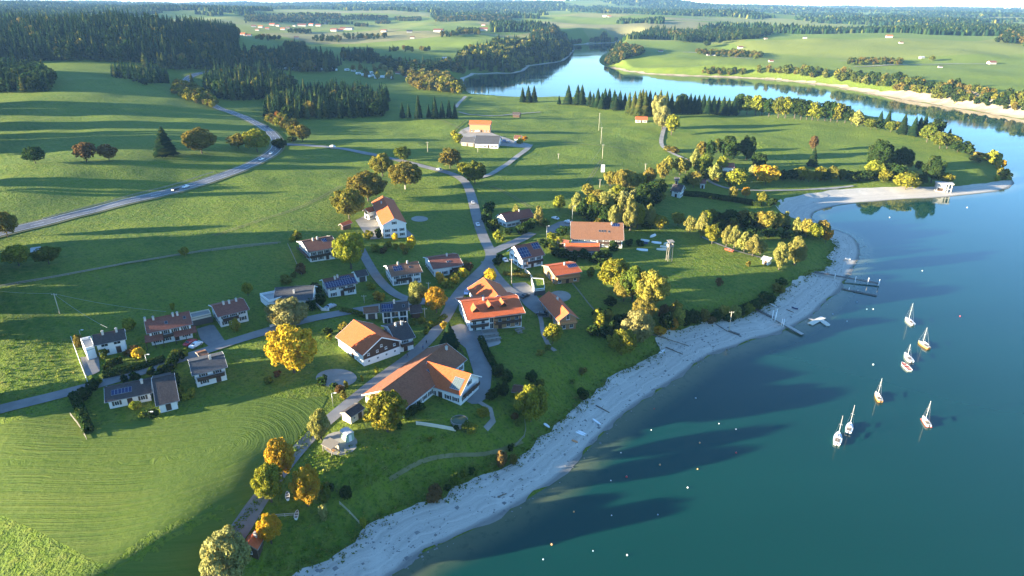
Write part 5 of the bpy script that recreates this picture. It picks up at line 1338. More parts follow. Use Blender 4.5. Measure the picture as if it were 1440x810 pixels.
car(715,201,720,203,'silver','silver car in the farm yard')
car(799,314,803,315,'white','white car parked by the lamp of the boathouse yard')
M_CARAV = plain('caravan_shell', (.75, .75, .73), .5, .06, 1)
def caravan_mesh():
    m = MB(); prof = [(-2.4, .5), (-2.6, 1.6), (-2.2, 2.5), (2.2, 2.5), (2.6, 1.6), (2.4, .5)]; n = 6
    m.poly([(x, -1.1, z) for x, z in prof] + [(x, 1.1, z) for x, z in prof], [tuple(range(n)), tuple(range(2 * n - 1, n - 1, -1))] + [((i + 1) % n, i, i + n, (i + 1) % n + n) for i in range(n)], 0)
    m.box(-1.5, 1.4, -1.13, -1.103, 1.3, 1.9, 1); m.tube((-.1, -1.12, .35), (-.1, 1.12, .35), .35, None, 10, 2)
    return m.mesh('caravan', [M_CARAV, M_PANE, M_TYRE])
CARAV = caravan_mesh()
for k, (px, py) in enumerate([(395,98),(401,98),(406,98),(411,98),(420,99),(425,98),(430,99),(449,99),(455,99),(461,100),(467,99),(472,100),(504,105),(510,107),(516,106),(520,109),(526,108),(531,107),(538,110),(544,109),(551,111),(575,112),(582,111),(586,108),(522,104),(497,101),(488,100),(577,107),(530,111)]):
    p = hit(px, py); o = add('caravan', CARAV, None, p, (k * 1.3) % 3); o.scale = (1.5,) * 3
    w = 'in the row on the far meadow' if px < 480 else 'on the wooded far campsite'
    tag(o, 'white caravan parked ' + w, 'caravan', 'caravans ' + w)

# ------------------------------------------------------------------ boats
M_HULLW = plain('white_gelcoat', (.78, .77, .74), .35, .05, 2, 0, .5)
M_HULLO = plain('varnished_wood_hull', (.48, .24, .07), .4, .15, 3, 0, .5)
M_HULLR = plain('red_antifouling', (.40, .06, .04), .5, .1, 2)
M_DECK = plain('cream_deck', (.66, .60, .48), .6, .08, 2)
M_COCK = plain('cockpit_brown', (.20, .15, .10), .7, .2, 2)  # brown wood colour of cockpits and open boat insides
M_MAST = plain('pale_mast', (.70, .68, .62), .4, .06, 2, .3)
M_SAIL = plain('blue_sail_cover', (.05, .07, .14), .8, .15, 3)
def hull_mesh(L, B, fb, flat=.75):
    """bow at +x"""
    m = MB(); st = [(-.5, .78, 1.0), (-.3, .96, .95), (0, 1., .95), (.25, .76, 1.0), (.42, .34, 1.1), (.5, .03, 1.2)]; S_ = []
    for x, b, z in st:
        h = fb * z; S_.append([(x * L, -b * B / 2, h), (x * L * .97, -b * B / 2 * flat, -.05), (x * L * .95, 0, -.28), (x * L * .97, b * B / 2 * flat, -.05), (x * L, b * B / 2, h)])
    P = [p for s in S_ for p in s]; f = []
    for i in range(len(st) - 1):
        for j in range(4): f.append((i * 5 + j, i * 5 + j + 1, (i + 1) * 5 + j + 1, (i + 1) * 5 + j))
    f.append((0, 1, 2, 3, 4)[::-1])
    m.poly(P, f, 0)
    dk = [(s[0], s[4]) for s in S_]
    n = len(st); m.poly([a for a, b in dk] + [b for a, b in dk], [(i, i + 1, n + i + 1, n + i) for i in range(n - 1)], 1)
    return m
def sailboat(bow, stern, top, col, label, cabin=True, L=None):
    b, s = on_z(*bow, .4), on_z(*stern, .4); c = (b + s) / 2; ang = math.atan2(b[1] - s[1], b[0] - s[0]); L = float(np.clip(np.hypot(*(b - s)[:2]) * .9, 4.2, 8.0)); B = L * .35
    root = empty('sailboat', (c[0], c[1], 0), ang, label, 'sailboat', 'sailboats moored on the lake')
    hull_mesh(L, B, .75).build('hull', [{'w': M_HULLW, 'o': M_HULLO, 'r': M_HULLW}[col], M_DECK if col != 'w' else M_HULLW], root, False)
    if col == 'r':
        q = MB(); q.box(-L * .5, L * .32, -B * .485, B * .485, .06, .24); q.build('waterline_stripe', [M_HULLR], root)
    k = MB(); k.box(-L * .36, -L * .05, -B * .27, B * .27, .62, .765); k.build('cockpit', [M_COCK], root)
    if cabin:
        k = MB(); k.poly([(-L * .04, -B * .28, .7), (L * .26, -B * .18, .8), (L * .26, B * .18, .8), (-L * .04, B * .28, .7), (-L * .04, -B * .25, 1.12), (L * .20, -B * .15, 1.05), (L * .20, B * .15, 1.05), (-L * .04, B * .25, 1.12)],
                        [(4, 5, 6, 7), (0, 1, 5, 4), (1, 2, 6, 5), (2, 3, 7, 6), (3, 0, 4, 7)]); ca = k.build('cabin', [M_HULLW if col != 'o' else M_DECK], root)
        k = MB(); k.box(L * .02, L * .14, -B * .30, -B * .235, .85, .98); k.box(L * .02, L * .14, B * .235, B * .30, .85, .98); k.build('cabin_window', [M_PANE], ca)
    mh = 7.0
    for mh in np.arange(4.0, 10.0, .1):
        mw = np.array(c) + np.array([math.cos(ang), math.sin(ang), 0]) * L * .1
        if project((mw[0], mw[1], mh))[1] <= top[1]: break
    k = MB(); k.tube((L * .1, 0, .7), (L * .1, 0, mh), .07, .045, 6); mo = k.build('mast', [M_MAST], root)
    k = MB(); k.tube((L * .095, -B * .22, mh * .62), (L * .095, B * .22, mh * .62), .03, None, 4); k.build('spreader', [M_MAST], mo)
    k = MB(); k.tube((L * .08, 0, 1.55), (-L * .40, 0, 1.5), .05, None, 6); bo = k.build('boom', [M_MAST], root)
    k = MB(); k.tube((L * .05, 0, 1.66), (-L * .36, 0, 1.6), .15, .09, 6); k.build('furled_sail', [M_SAIL if col != 'o' else M_HULLW], bo)
    k = MB(); k.tube((L * .49, 0, .9), (L * .1, 0, mh - .1), .018, None, 3); k.tube((-L * .49, 0, .8), (L * .1, 0, mh - .1), .018, None, 3)
    for y in (-1, 1): k.tube((L * .08, y * B * .46, .75), (L * .1, 0, mh * .9), .018, None, 3)
    k.build('rigging', [M_METAL], root)
    k = MB(); k.box(-L * .52, -L * .5, -.12, .12, -.3, .95); k.build('rudder', [M_DWOOD], root)
sailboat((1272.5,446.5),(1285,457),(1285,426.5),'w','white sailboat, furthest up and alone above the wooden one')
sailboat((1290.5,479.5),(1307.5,490.5),(1305,460.5),'o','varnished wooden sailboat with a tall mast')
sailboat((1271.5,496),(1282.5,509.5),(1281,484),'w','open white sailboat next to the red and white dinghy', False)
sailboat((1231,551),(1238.5,565.5),(1240,532),'o','small cream sailboat with a brown cockpit floating alone')
sailboat((1196,594),(1192.5,609.5),(1204,570),'w','white sailboat, right one of the close pair')
sailboat((1179.5,607),(1176.5,626),(1187,585),'w','white sailboat, left one of the close pair')
sailboat((1297,585),(1307,600.5),(1310,564),'r','white sailboat with a red waterline at the far right')
def dinghy(bow, stern, label, mats=None, z=0., cat='boat', name='rowing_boat', group=None, upside=False, stripes=False, ground=False):
    b, s = (hit(*bow), hit(*stern)) if ground else (on_z(*bow, .2), on_z(*stern, .2)); c = (b + s) / 2
    L = float(np.clip(np.hypot(*(b - s)[:2]), 2.6, 6.5)); B = L * .36; ang = math.atan2(b[1] - s[1], b[0] - s[0])
    zz = c[2] + (.30 if not upside else .62) if ground else 0
    root = empty(name, (c[0], c[1], zz), ang, label, cat, group)
    h = hull_mesh(L, B, .5); o = h.build('hull', mats or [M_HULLW, M_COCK], root)
    g = MB(); P = [(-.5, .8), (-.3, .97), (0, 1), (.25, .77), (.42, .36), (.5, .05)]
    for s_ in (-1, 1):
        for (x0, b0), (x1, b1) in zip(P, P[1:]): g.tube((x0 * L, s_ * b0 * B / 2, .53), (x1 * L, s_ * b1 * B / 2, .55), .06, None, 4)
    g.build('gunwale', [M_HULLW if not mats else mats[0]], root)
    for x in (-.28, .05):
        k = MB(); k.box(x * L, x * L + .28, -B * .44, B * .44, .505, .56); k.build('thwart', [M_DECK], root)
    if stripes:
        for x in (-.12, .2): k = MB(); k.box(x * L, x * L + .5, -B * .36, B * .36, .565, .6); k.build('red_cover', [M_HULLR], root)
    if upside: root.rotation_euler = (math.pi, 0, ang)
    return root
dinghy((1268,510),(1279.5,521.5),'red and white dinghy tied below the open white sailboat', [M_HULLW, M_HULLR], stripes=True)
dinghy((1153,449.5),(1164.5,458),'white motor boat tied to the floating raft', [M_HULLW, M_DECK], name='motor_boat')
for k, (b, s, lab) in enumerate([((901,338),(913,340),'white upturned boat, upper left in the boat park'),((914,334),(921,331),'small white upturned boat lying at an angle in the boat park'),((916,341),(930,343),'broad white upturned boat in the middle of the boat park'),
      ((896,341),(911,343),'dark teal covered boat in the boat park'),((895,351),(911,353),'white upturned boat, lower left in the boat park'),((933,344),(942,342),'cream upturned boat beside the watch tower'),((923,351),(937,352),'cream upturned boat, lower right in the boat park'),((928,347),(940,348.5),'cream upturned boat between its neighbours left of the tower')]):
    dinghy(b, s, lab, [M_SAIL, M_SAIL] if 'teal' in lab else [M_DECK, M_DECK] if 'cream' in lab else None, ground=True, upside=True, group='boats stored on the lawn')
dinghy((1113,433),(1122,436),'dark rowing boat lying on the gravel between the jetties', [M_SAIL, M_DECK], ground=True)
dinghy((1188,364),(1196,366),'small white boat at the waterline of the upper beach', ground=True)
dinghy((404,694),(405.5,706),'white boat trailer load standing beside the golden maple', ground=True)
dinghy((418,722),(417.5,731),'white rowing boat at the end of the field fence', ground=True)
dinghy((1019,351),(1031,355),'red wooden rowing boat lying by the lakeside path', [M_HULLR, M_TWOOD], ground=True)
M_BOARD = {'w': plain('white_board', (.80, .80, .78), .5, .05, 2), 'o': plain('orange_board', (.60, .26, .10), .5, .08, 2)}
def board(a, b, col, label, w=.75):
    p, q = hit(*a), hit(*b); L = float(np.hypot(*(p - q)[:2])); ang = math.atan2(q[1] - p[1], q[0] - p[0]); c = (p + q) / 2
    m = MB(); out = [(-.5, .25), (-.35, .46), (0, .5), (.3, .40), (.45, .2), (.5, .02)]
    ring = [(x * L, y * w) for x, y in out] + [(x * L, -y * w) for x, y in reversed(out)]
    m.slab([(x, y, .14) for x, y in ring][::-1], .12); m.box(-L * .42, -L * .36, -.02, .02, .14, .30)
    dz = math.atan2(q[2] - p[2], max(L, .1))
    o = m.build('surfboard', [M_BOARD[col]], None, False, (c[0], c[1], c[2] + .12), ang); o.rotation_euler = (0, -dz, ang)
    tag(o, label, 'board', 'boards lying on the beach')
board((833.5,589.5),(845,598),'w','long white board lying alone near the waterline')
board((809.5,608),(823,613.5),'w','white board, lower one of two side by side')
board((812.5,606.5),(824.5,611.5),'w','white board, upper one of two side by side')
board((804,619.5),(813,623),'o','orange board lying on the gravel')
board((765,596),(773,602),'w','pale board at the edge of grass and gravel', .9)
board((927,497),(935,492),'w','white board at the edge of the beach below the willow', .9)
board((1082,427),(1092,432),'w','long pale board lying on the upper beach', .9)

# buoys
def buoy_mesh(mat):
    m = MB(); m.ball((0, 0, .14), .30, 0, 10, 7); m.tube((0, 0, .40), (0, 0, .56), .05, None, 6, 1); m.ball((0, 0, .60), .075, 1, 6, 4)
    return m.mesh('mooring_buoy', [mat, M_METAL])
BUOY = {'w': buoy_mesh(plain('white_buoy', (.80, .80, .78), .4, .05)), 'r': buoy_mesh(plain('red_buoy', (.60, .05, .05), .4, .08)), 'o': buoy_mesh(plain('orange_buoy', (.75, .38, .14), .4, .08)), 'b': buoy_mesh(plain('pale_blue_buoy', (.35, .48, .56), .4, .08))}
CB = {'w': 'white', 'r': 'red', 'o': 'orange', 'b': 'pale blue'}
BL = [(920,575,'r',1),(916,605,'w',.8),(873,637,'w',1),(928,654,'o',1.3),(881,671,'r',1.5),(859,676,'w',.9),(807,720,'o',1.1),(860,725,'w',.8),(925,724,'b',.9),(776,766,'o',1.3),(764,787,'b',1),(834,775,'b',.8),(882,781,'w',1.1),
 (967,686,'w',1.1),(978,560,'b',1),(1011,596,'w',.9),(1035,604,'w',1.1),(984,623,'o',1.2),(1035,637,'r',1.3),(981,660,'o',1),(979,560,'w',.7),(1191,452,'w',1.2),(1228,435,'w',1.1),(1171,442,'b',1.2),(1228,513,'w',1.4),(1251,306,'w',1.4),(1360,292,'w',1.6),(1297,381,'w',1.2),(1350,445,'r',1.3),(1205,425,'b',1),(1219,435,'b',1)]
for px, py, c, s in BL:
    p = on_z(px, py); o = add('mooring_buoy', BUOY[c], None, p, px); s *= .62; o.scale = (s, s, s)
    z = 'off the long beach' if px < 1060 else 'near the jetties' if px < 1240 and py > 400 else 'out on the open lake'
    nb = [q for q in BL if q[2] == c and ('off the long beach' if q[0] < 1060 else 'near the jetties' if q[0] < 1240 and q[1] > 400 else 'out on the open lake') == z]
    lab = '%s mooring buoy floating %s' % (CB[c], z)
    if len(nb) > 1: lab += ', %s of these from the left' % ORD[sorted(nb).index((px, py, c, s / .62) if (px, py, c, s / .62) in nb else min(nb, key=lambda q: abs(q[0] - px) + abs(q[1] - py)))]
    tag(o, lab, 'buoy', 'mooring buoys on the lake')

# jetties and raft
M_PLANK = plain('weathered_planks', (.42, .39, .34), .85, .2, 4)
M_DPLANK = plain('wet_dark_planks', (.12, .11, .10), .8, .25, 4)
def jetty(a, b, w, label, mat, z=.55, posts=(), rail=False, name='jetty', step=None, zs=None):
    p, q = hit(*a), hit(*b); za = max(p[2], 0) + z; zb = max(q[2], 0) + z
    L = float(np.hypot(*(q - p)[:2])); ang = math.atan2(q[1] - p[1], q[0] - p[0])
    root = empty(name, (p[0], p[1], za), ang, label, 'jetty')
    dz = zb - za; n = max(2, int(L / 1.1))
    pm = MB(); pm.box(0, L / n * .93, -w / 2, w / 2, -.10, 0); pmesh = pm.mesh('plank', [mat])
    for i in range(n):
        o = add('plank', pmesh, root, (L * i / n, 0, dz * i / n))
    k = MB()
    for y in (-w / 2 + .12, w / 2 - .12): k.poly([(0, y - .07, -.3), (L, y - .07, dz - .3), (L, y + .07, dz - .3), (0, y + .07, -.3), (0, y - .07, -.11), (L, y - .07, dz - .11), (L, y + .07, dz - .11), (0, y + .07, -.11)], [(0, 3, 2, 1), (4, 5, 6, 7), (0, 1, 5, 4), (1, 2, 6, 5), (2, 3, 7, 6), (3, 0, 4, 7)])
    k.build('beam', [M_DPLANK], root)
    for f, y, h, c in posts:
        k = MB(); k.tube((0, 0, -3), (0, 0, h), .17, .15, 8); o = k.build('pile', [c], root, True, (L * f, y * w, dz * f))
    return root
PW = plain('white_pile', (.76, .75, .72), .6, .08, 3)
jetty((1145,384.5),(1237,401),1.3,'long dark jetty with white piles reaching into the lake', M_DPLANK, .9, [(.32, -.7, 1.2, PW), (.63, -.8, 1.6, PW), (.82, -.8, 2.0, PW), (.98, -.8, 2.2, PW)])
jetty((1184,406.5),(1233,416.5),1.5,'dark low pontoon in front of the white piles', M_DPLANK, .35, [(.2, .0, 1.0, PW), (.45, .3, .7, M_PLANK)], name='pontoon')
jetty((1063,436),(1088,448.5),1.2,'dark gangway down the beach', M_DPLANK, .5)
jetty((1087.5,448.5),(1128.5,472),1.5,'pale landing stage with tall paired posts', M_PLANK, .6, [(.02, -.7, 3.6, PW), (.02, .7, 3.6, PW), (.12, -.7, 3.4, PW), (.36, -.7, 2.2, PW), (.42, -.7, 2.6, PW)])
jetty((1007.5,456),(1024,466.5),1.0,'pale narrow gangway beside the flag pole', M_PLANK, .5)
jetty((1024.5,466.5),(1040,472),1.0,'short dark jetty end below the flag pole', M_DPLANK, .5)
p, q = on_z(1139,457), on_z(1159,446.5); L = float(np.hypot(*(p - q)[:2]))
root = empty('floating_raft', ((p[0] + q[0]) / 2, (p[1] + q[1]) / 2, 0), math.atan2(q[1] - p[1], q[0] - p[0]), 'pale floating raft with a motor boat tied to it', 'raft')
k = MB(); k.box(0, 1.0, -1.1, 1.1, .35, .47); km = k.mesh('plank', [M_DECK])
for i in range(int(L / 1.1)): add('plank', km, root, (-L / 2 + i * 1.1, 0, 0))
for y in (-.75, .75): k = MB(); k.tube((-L / 2, y, .12), (L / 2 - .3, y, .12), .24, None, 8); k.build('float', [M_METAL], root)
k = MB(); k.box(-1.4, -.4, 1.1, 3.2, .36, .44); k.build('side_plank', [M_PLANK], root)

# ------------------------------------------------------------------ poles, wires, lamps, towers
M_POLE = plain('pale_pole_wood', (.46, .40, .30), .85, .2, 4)
def pole(px, py, top, label, kind='wood', name=None, group=None):
    p = hit(px, py); D = depth(p); h = 4.
    for h in np.arange(2., 16., .1):
        if project((p[0], p[1], p[2] + h))[1] <= top: break
    root = empty(name or ('utility_pole' if kind == 'wood' else 'street_lamp'), p, 0, label, 'pole' if kind == 'wood' else 'lamp', group)
    k = MB(); k.tube((0, 0, -.5), (0, 0, h), .17 if kind == 'wood' else .08, .11 if kind == 'wood' else .06, 8); k.build('mast', [M_POLE if kind == 'wood' else M_METAL], root, True)
    if kind == 'wood':
        k = MB(); k.box(-.9, .9, -.05, .05, h - .5, h - .38); c = k.build('cross_arm', [M_POLE], root)
        for x in (-.8, 0, .8): k = MB(); k.tube((x, 0, h - .38), (x, 0, h - .15), .05, .04, 6); k.build('insulator', [M_FRAME], c)
    else:
        k = MB(); k.tube((0, 0, h), (.9, 0, h + .12), .045, None, 6); a = k.build('arm', [M_METAL], root)
        k = MB(); k.box(.6, 1.35, -.14, .14, h + .02, h + .16); k.build('lamp_head', [M_FRAME], a)
    return Vector((p[0], p[1], p[2] + h))
pw = pole(84,441,413,'wooden pole in the dark pasture where the wires meet')
pole(719.5,399,364,'tall wooden pole beside the hotel drive')
U = [pole(842,184,158,'upper one of the three tall wooden poles in the pasture'), pole(845,202,179,'middle one of the three tall wooden poles in the pasture'), pole(847,223,203,'lower one of the three tall wooden poles in the pasture')]
pole(785,234,216,'single short pole left of the row in the pasture')
pole(907,244,230,'thin pole above the amber copse'); pole(601.5,214,199.5,'pole in the pasture above the village road'); pole(672,214,204,'pole below the lone farm')
pole(843.5,264,252,'short pole left of the amber copse')
pole(1025,466.5,438,'tall yellowish pole at the small jetty')
pole(512.5,426,415,'wooden pole in the garden beside the lane'); pole(603,410,397,'wooden pole between the chalets and the crossroads'); pole(597.5,447,433,'wooden pole behind the dark red shed')
pole(804.5,314,290,'street lamp at the boathouse yard','lamp'); pole(768.5,340,318,'street lamp in front of the upper shrubs','lamp'); pole(208,515.5,499,'street lamp beside the hedge of the west lane','lamp'); pole(113.5,472.5,464.5,'lamp at the corner of the leftmost white house','lamp')
pole(210.5,588,583,'small lamp at the edge of the bungalow garden','lamp'); pole(468.5,571,553,'lamp beside the track and the gravel pad','lamp')
def wire(a, b, label, sag=.8):
    a, b = Vector(a), Vector(b); m = MB(); q = None
    for i in range(13):
        f = i / 12; p = a.lerp(b, f) - Vector((0, 0, sag * 4 * f * (1 - f)))
        if q is not None: m.tube(q, p, .035, None, 4)
        q = p
    tag(m.build('power_line', [M_METAL]), label, 'wire', 'wires in the western pasture')
def rootpt(r, z): return Vector((r.location[0], r.location[1], r.location[2] + z))
wire(pw, rootpt(H1, 8), 'wire from the pasture pole down to the leftmost white house')
wire(pw, rootpt(H2, 8.5), 'wire from the pasture pole to the long row house')
wire(pw, Vector((*on_z(-60, 402, 30)[:2], 30)), 'wire from the pasture pole out to the left')
wire(rootpt(H6, 5), Vector((H4.location[0], H4.location[1], H4.location[2] + 7)), 'wire between solar house and hipped roof house')
for a, b in zip(U, U[1:]): wire(a, b, 'wire along the row of tall poles')
wire(U[2], Vector((*hit(830,236)[:2], hit(830,236)[2] + 4)), 'wire leading down from the lowest tall pole')

def watch_tower(px, py, top, label):
    p = hit(px, py); root = empty('watch_tower', p, .25, label, 'tower'); h = 6.
    for h in np.arange(4., 14., .1):
        if project((p[0], p[1], p[2] + h))[1] <= top: break
    for x in (-.85, .85):
        for y in (-.8, .8): k = MB(); k.tube((x * 1.15, y * 1.15, -.5), (x, y, h - .2), .11, None, 6); k.build('leg', [M_GWOOD], root)
    k = MB(); k.box(-1.2, 1.2, -1.15, 1.15, h - 2.6, h - 2.45); k.build('platform', [M_GWOOD], root)
    k = MB()
    for s in (-1.2, 1.14): k.box(s, s + .06, -1.15, 1.15, h - 2.44, h - 1.5)
    for s in (-1.18, 1.12): k.box(-1.13, 1.13, s, s + .06, h - 2.44, h - 1.5)
    k.build('railing', [M_GWOOD], root)
    k = MB(); k.slab([(-1.35, -1.35, h - .15), (1.35, -1.35, h - .15), (1.35, 1.35, h + .2), (-1.35, 1.35, h + .2)], .12); k.build('roof', [M_GWOOD], root)
    for y in (-.8, .8): k = MB(); k.tube((-.9, y, .3), (.85, y, h - 2.7), .07, None, 5); k.tube((.9, y, .3), (-.85, y, h - 2.7), .07, None, 5); k.build('brace', [M_GWOOD], root)
watch_tower(940.5, 367, 339, 'pale wooden watch tower on the boat lawn')
# concrete intake building
p = hit(1325, 269); root = empty('intake_tower', (p[0], p[1], p[2] - .3), -.35, 'pale concrete intake building with open pillars at the bay', 'building')
k = MB(); k.box(-5, 5.2, -2.6, 2.6, 5.6, 6.3); k.build('roof', [M_STONE], root)
k = MB(); k.box(-4.6, 1.2, -2.3, 2.3, -2, 5.59); k.build('wall', [M_STONE], root)
for x in (2.4, 4.4):
    for y in (-1.9, 1.9): k = MB(); k.box(x - .25, x + .25, y - .25, y + .25, -2, 5.59); k.build('pillar', [M_STONE], root)
k = MB(); k.box(1.21, 4.7, -2.2, 2.2, 2.3, 2.6); k.build('platform', [M_STONE], root)
k = MB(); k.box(-3.6, -.4, -2.36, -2.303, .8, 2.9); k.build('gate', [M_DWOOD], root)
# tall white board in the pasture
p = hit(847.5, 243); root = empty('display_board', p, 0, 'tall white upright board in the pasture below the poles', 'board')
k = MB(); k.box(-1.2, 1.2, -.18, .18, .5, 5.6); k.build('panel', [M_FRAME], root)
for x in (-.9, .9): k = MB(); k.box(x - .08, x + .08, .19, .35, -.6, 5.2); k.build('post', [M_METAL], root)
k = MB(); k.box(-.35, .35, -.2, -.183, 1.2, 1.7); k.build('plaque', [M_BLUE], root)
# small green cabin on the gravel place
p = hit(489, 617); root = empty('site_cabin', p, .75, 'small mint green cabin with a pale curved roof', 'cabin')
M_MINT = plain('mint_paint', (.30, .40, .30), .6, .06, 2)
k = MB(); k.box(-1.1, 1.1, -1.5, 1.5, -.4, 2.3); k.build('wall', [M_MINT], root)
k = MB(); k.poly([(-1.25, -1.6, 2.3), (-.6, -1.6, 2.62), (.6, -1.6, 2.62), (1.25, -1.6, 2.3), (-1.25, 1.6, 2.3), (-.6, 1.6, 2.62), (.6, 1.6, 2.62), (1.25, 1.6, 2.3)], [(0, 1, 5, 4), (1, 2, 6, 5), (2, 3, 7, 6), (0, 3, 2, 1), (4, 5, 6, 7), (0, 4, 7, 3)]); k.build('roof', [ROOF['sheet']], root)
k = MB(); k.box(-.4, .4, -1.54, -1.503, 0, 1.95); k.build('door', [M_FRAME], root)
# open shelter
M_SHEL = plain('shelter_wood', (.19, .165, .13), .85, .25, 3)
p = hit(466, 634); root = empty('rest_shelter', p, -.6, 'small wooden shelter with a flat pale roof beside the gravel place', 'shelter')
k = MB(); k.slab([(-1.9, -1.5, 2.2), (1.9, -1.5, 2.2), (1.9, 1.5, 2.5), (-1.9, 1.5, 2.5)], .14); k.build('roof', [M_SHEL], root)
for x in (-1.6, 1.6):
    for y in (-1.2, 1.2): k = MB(); k.box(x - .08, x + .08, y - .08, y + .08, -.4, 2.1); k.build('post', [M_SHEL], root)
k = MB(); k.box(-1.3, 1.3, -.4, .4, .42, .5); k.build('bench', [M_TWOOD], root)
k = MB(); k.box(-1.7, 1.7, 1.25, 1.32, -.3, 2.0); k.build('back_wall', [M_GWOOD], root)

# hotel terrace furniture: tables with benches, parasols
def table_set(px, py, ang, label):
    p = hit(px, py); root = empty('picnic_table', (p[0], p[1], p[2] + .2), ang, label, 'table', 'tables on the hotel terrace')
    k = MB(); k.box(-.9, .9, -.38, .38, .70, .76); k.build('tabletop', [M_GWOOD], root)
    for y in (-.75, .75): k = MB(); k.box(-.9, .9, y - .14, y + .14, .42, .47); k.build('bench', [M_GWOOD], root)
    for x in (-.7, .7): k = MB(); k.box(x - .05, x + .05, -.7, .7, .30, .38); k.box(x - .04, x + .04, -.3, -.22, -.2, .70); k.box(x - .04, x + .04, .22, .3, -.2, .70); k.build('trestle', [M_GWOOD], root)
TB = [(683,468),(689,467),(695,466),(685,474),(692,473),(698,472),(688,480),(695,479),(701,478),(728,466),(734,464),(731,469)]
for i, t in enumerate(TB): table_set(*t, .3 + .1 * (i % 3), 'grey picnic table with benches on the hotel %s, %s from the left' % ('terrace' if i < 9 else 'lawn', ORD[sorted(TB).index(t)]))
def parasol(px, py, c, label):
    p = hit(px, py); root = empty('parasol', p, 0, label, 'parasol', 'parasols in front of the hotel'); k = MB(); k.tube((0, 0, -.2), (0, 0, 2.6), .035, None, 6); k.build('pole', [M_FRAME], root)
    k = MB(); n = 8; P = [(0, 0, 2.65)] + [(1.5 * math.cos(6.2832 * i / n), 1.5 * math.sin(6.2832 * i / n), 2.15) for i in range(n)] + [(0, 0, 2.6)]
    k.poly(P, [(0, 1 + i, 1 + (i + 1) % n) for i in range(n)] + [(9, 1 + (i + 1) % n, 1 + i) for i in range(n)]); k.build('canopy', [c], root)
parasol(702,460,plain('pink_canvas', (.55, .30, .32), .8, .08),'pink parasol in front of the wooden hotel balconies'); parasol(725,457,plain('white_canvas', (.7, .66, .62), .8, .06),'white parasol in front of the right hotel balconies')
# garden pool ring
p = hit(646, 594); root = empty('garden_pool', p, 0, 'round dark garden pool in the farmhouse garden', 'pool')
k = MB(); n = 18
for i in range(n):
    a0, a1 = 6.2832 * i / n, 6.2832 * (i + 1) / n
    k.poly([(2.4 * math.cos(a0), 2.4 * math.sin(a0), -.6), (2.4 * math.cos(a1), 2.4 * math.sin(a1), -.6), (2.4 * math.cos(a1), 2.4 * math.sin(a1), .9), (2.4 * math.cos(a0), 2.4 * math.sin(a0), .9), (2.2 * math.cos(a0), 2.2 * math.sin(a0), .9), (2.2 * math.cos(a1), 2.2 * math.sin(a1), .9)], [(0, 1, 2, 3), (3, 2, 5, 4)])
k.build('rim', [M_GWOOD], root)
k = MB(); k.poly([(2.25 * math.cos(6.2832 * i / n), 2.25 * math.sin(6.2832 * i / n), .65) for i in range(n)], [tuple(range(n))]); k.build('water_surface', [M_WATER], root)

# ------------------------------------------------------------------ fences, walls, hedges
def fence(L, label, h=1.1, mat=None, gap=2.4, rails=2, name='fence', solid=False):
    mat = mat or M_GWOOD; P = resample(pix(L), gap); z = G(P[:, 0], P[:, 1]); c = P.mean(0); zc = float(z.mean())
    root = empty(name, (c[0], c[1], zc), 0, label, 'wall' if solid else 'fence')
    pm = MB(); pm.box(-.06, .06, -.06, .06, -.5, h); pme = pm.mesh('post', [mat])
    for (x, y), zz in zip(P, z):
        if not solid: add('post', pme, root, (x - c[0], y - c[1], zz - zc))
    for i in range(len(P) - 1):
        a, b = P[i] - c, P[i + 1] - c; za, zb = z[i] - zc, z[i + 1] - zc
        d = (b - a) / (np.hypot(*(b - a)) + 1e-9); n = np.array([-d[1], d[0]]) * (.12 if solid else .03)
        k = MB()
        for (lo, hi) in ([(-.5, h)] if solid else [(h * (j + .7) / rails - .12, h * (j + .7) / rails + .06) for j in range(rails)]):
            k.poly([(a[0] - n[0], a[1] - n[1], za + lo), (b[0] - n[0], b[1] - n[1], zb + lo), (b[0] + n[0], b[1] + n[1], zb + lo), (a[0] + n[0], a[1] + n[1], za + lo), (a[0] - n[0], a[1] - n[1], za + hi), (b[0] - n[0], b[1] - n[1], zb + hi), (b[0] + n[0], b[1] + n[1], zb + hi), (a[0] + n[0], a[1] + n[1], za + hi)],
                   [(0, 3, 2, 1), (4, 5, 6, 7), (0, 1, 5, 4), (1, 2, 6, 5), (2, 3, 7, 6), (3, 0, 4, 7)])
        k.build('wall_section' if solid else 'rail', [mat], root)
fence([(101,478),(107,495),(114,514),(123,537)], 'pale board fence along the yard of the leftmost white house', 1.3, M_FRAME, 2.2, 3)
fence([(585,597),(610,601),(641,606)], 'low pale wall below the garden of the big farmhouse', 1.0, M_CREAM, 3, 2, 'garden_wall', True)
fence([(738,382),(745,388),(750,397)], 'cream retaining wall beside the hotel parking court', 1.5, M_CREAM, 3, 2, 'garden_wall', True)
fence([(765,378),(770,387),(778,394)], 'low cream wall curving round the orange roofed wooden chalet', 1.0, M_CREAM, 3, 2, 'garden_wall', True)
fence([(443,428),(454,438),(463,437)], 'white wall at the drive of the hipped roof house', 1.1, M_WHITE, 3, 2, 'garden_wall', True)
fence([(380,461),(395,456),(408,452)], 'white garden wall under the silvery spreading tree', 1.0, M_WHITE, 3, 2, 'garden_wall', True)
fence([(405,345),(413,362),(424,387)], 'wire fence with posts between pasture and chalet garden', 1.1, M_GWOOD)
fence([(100,585),(112,600),(122,618)], 'fence at the corner of the mown field', 1.1, M_GWOOD)
fence([(365,729),(390,727),(418,725)], 'pale rail fence running from the track to the white rowing boat', .9, M_POLE)
fence([(478,709),(490,720),(505,736)], 'pale plank fence on the bank above the beach', .9, M_POLE)
fence([(730,560),(737,585),(740,612),(725,628)], 'wire fence beside the broad yellow-green tree', 1.0, M_GWOOD)
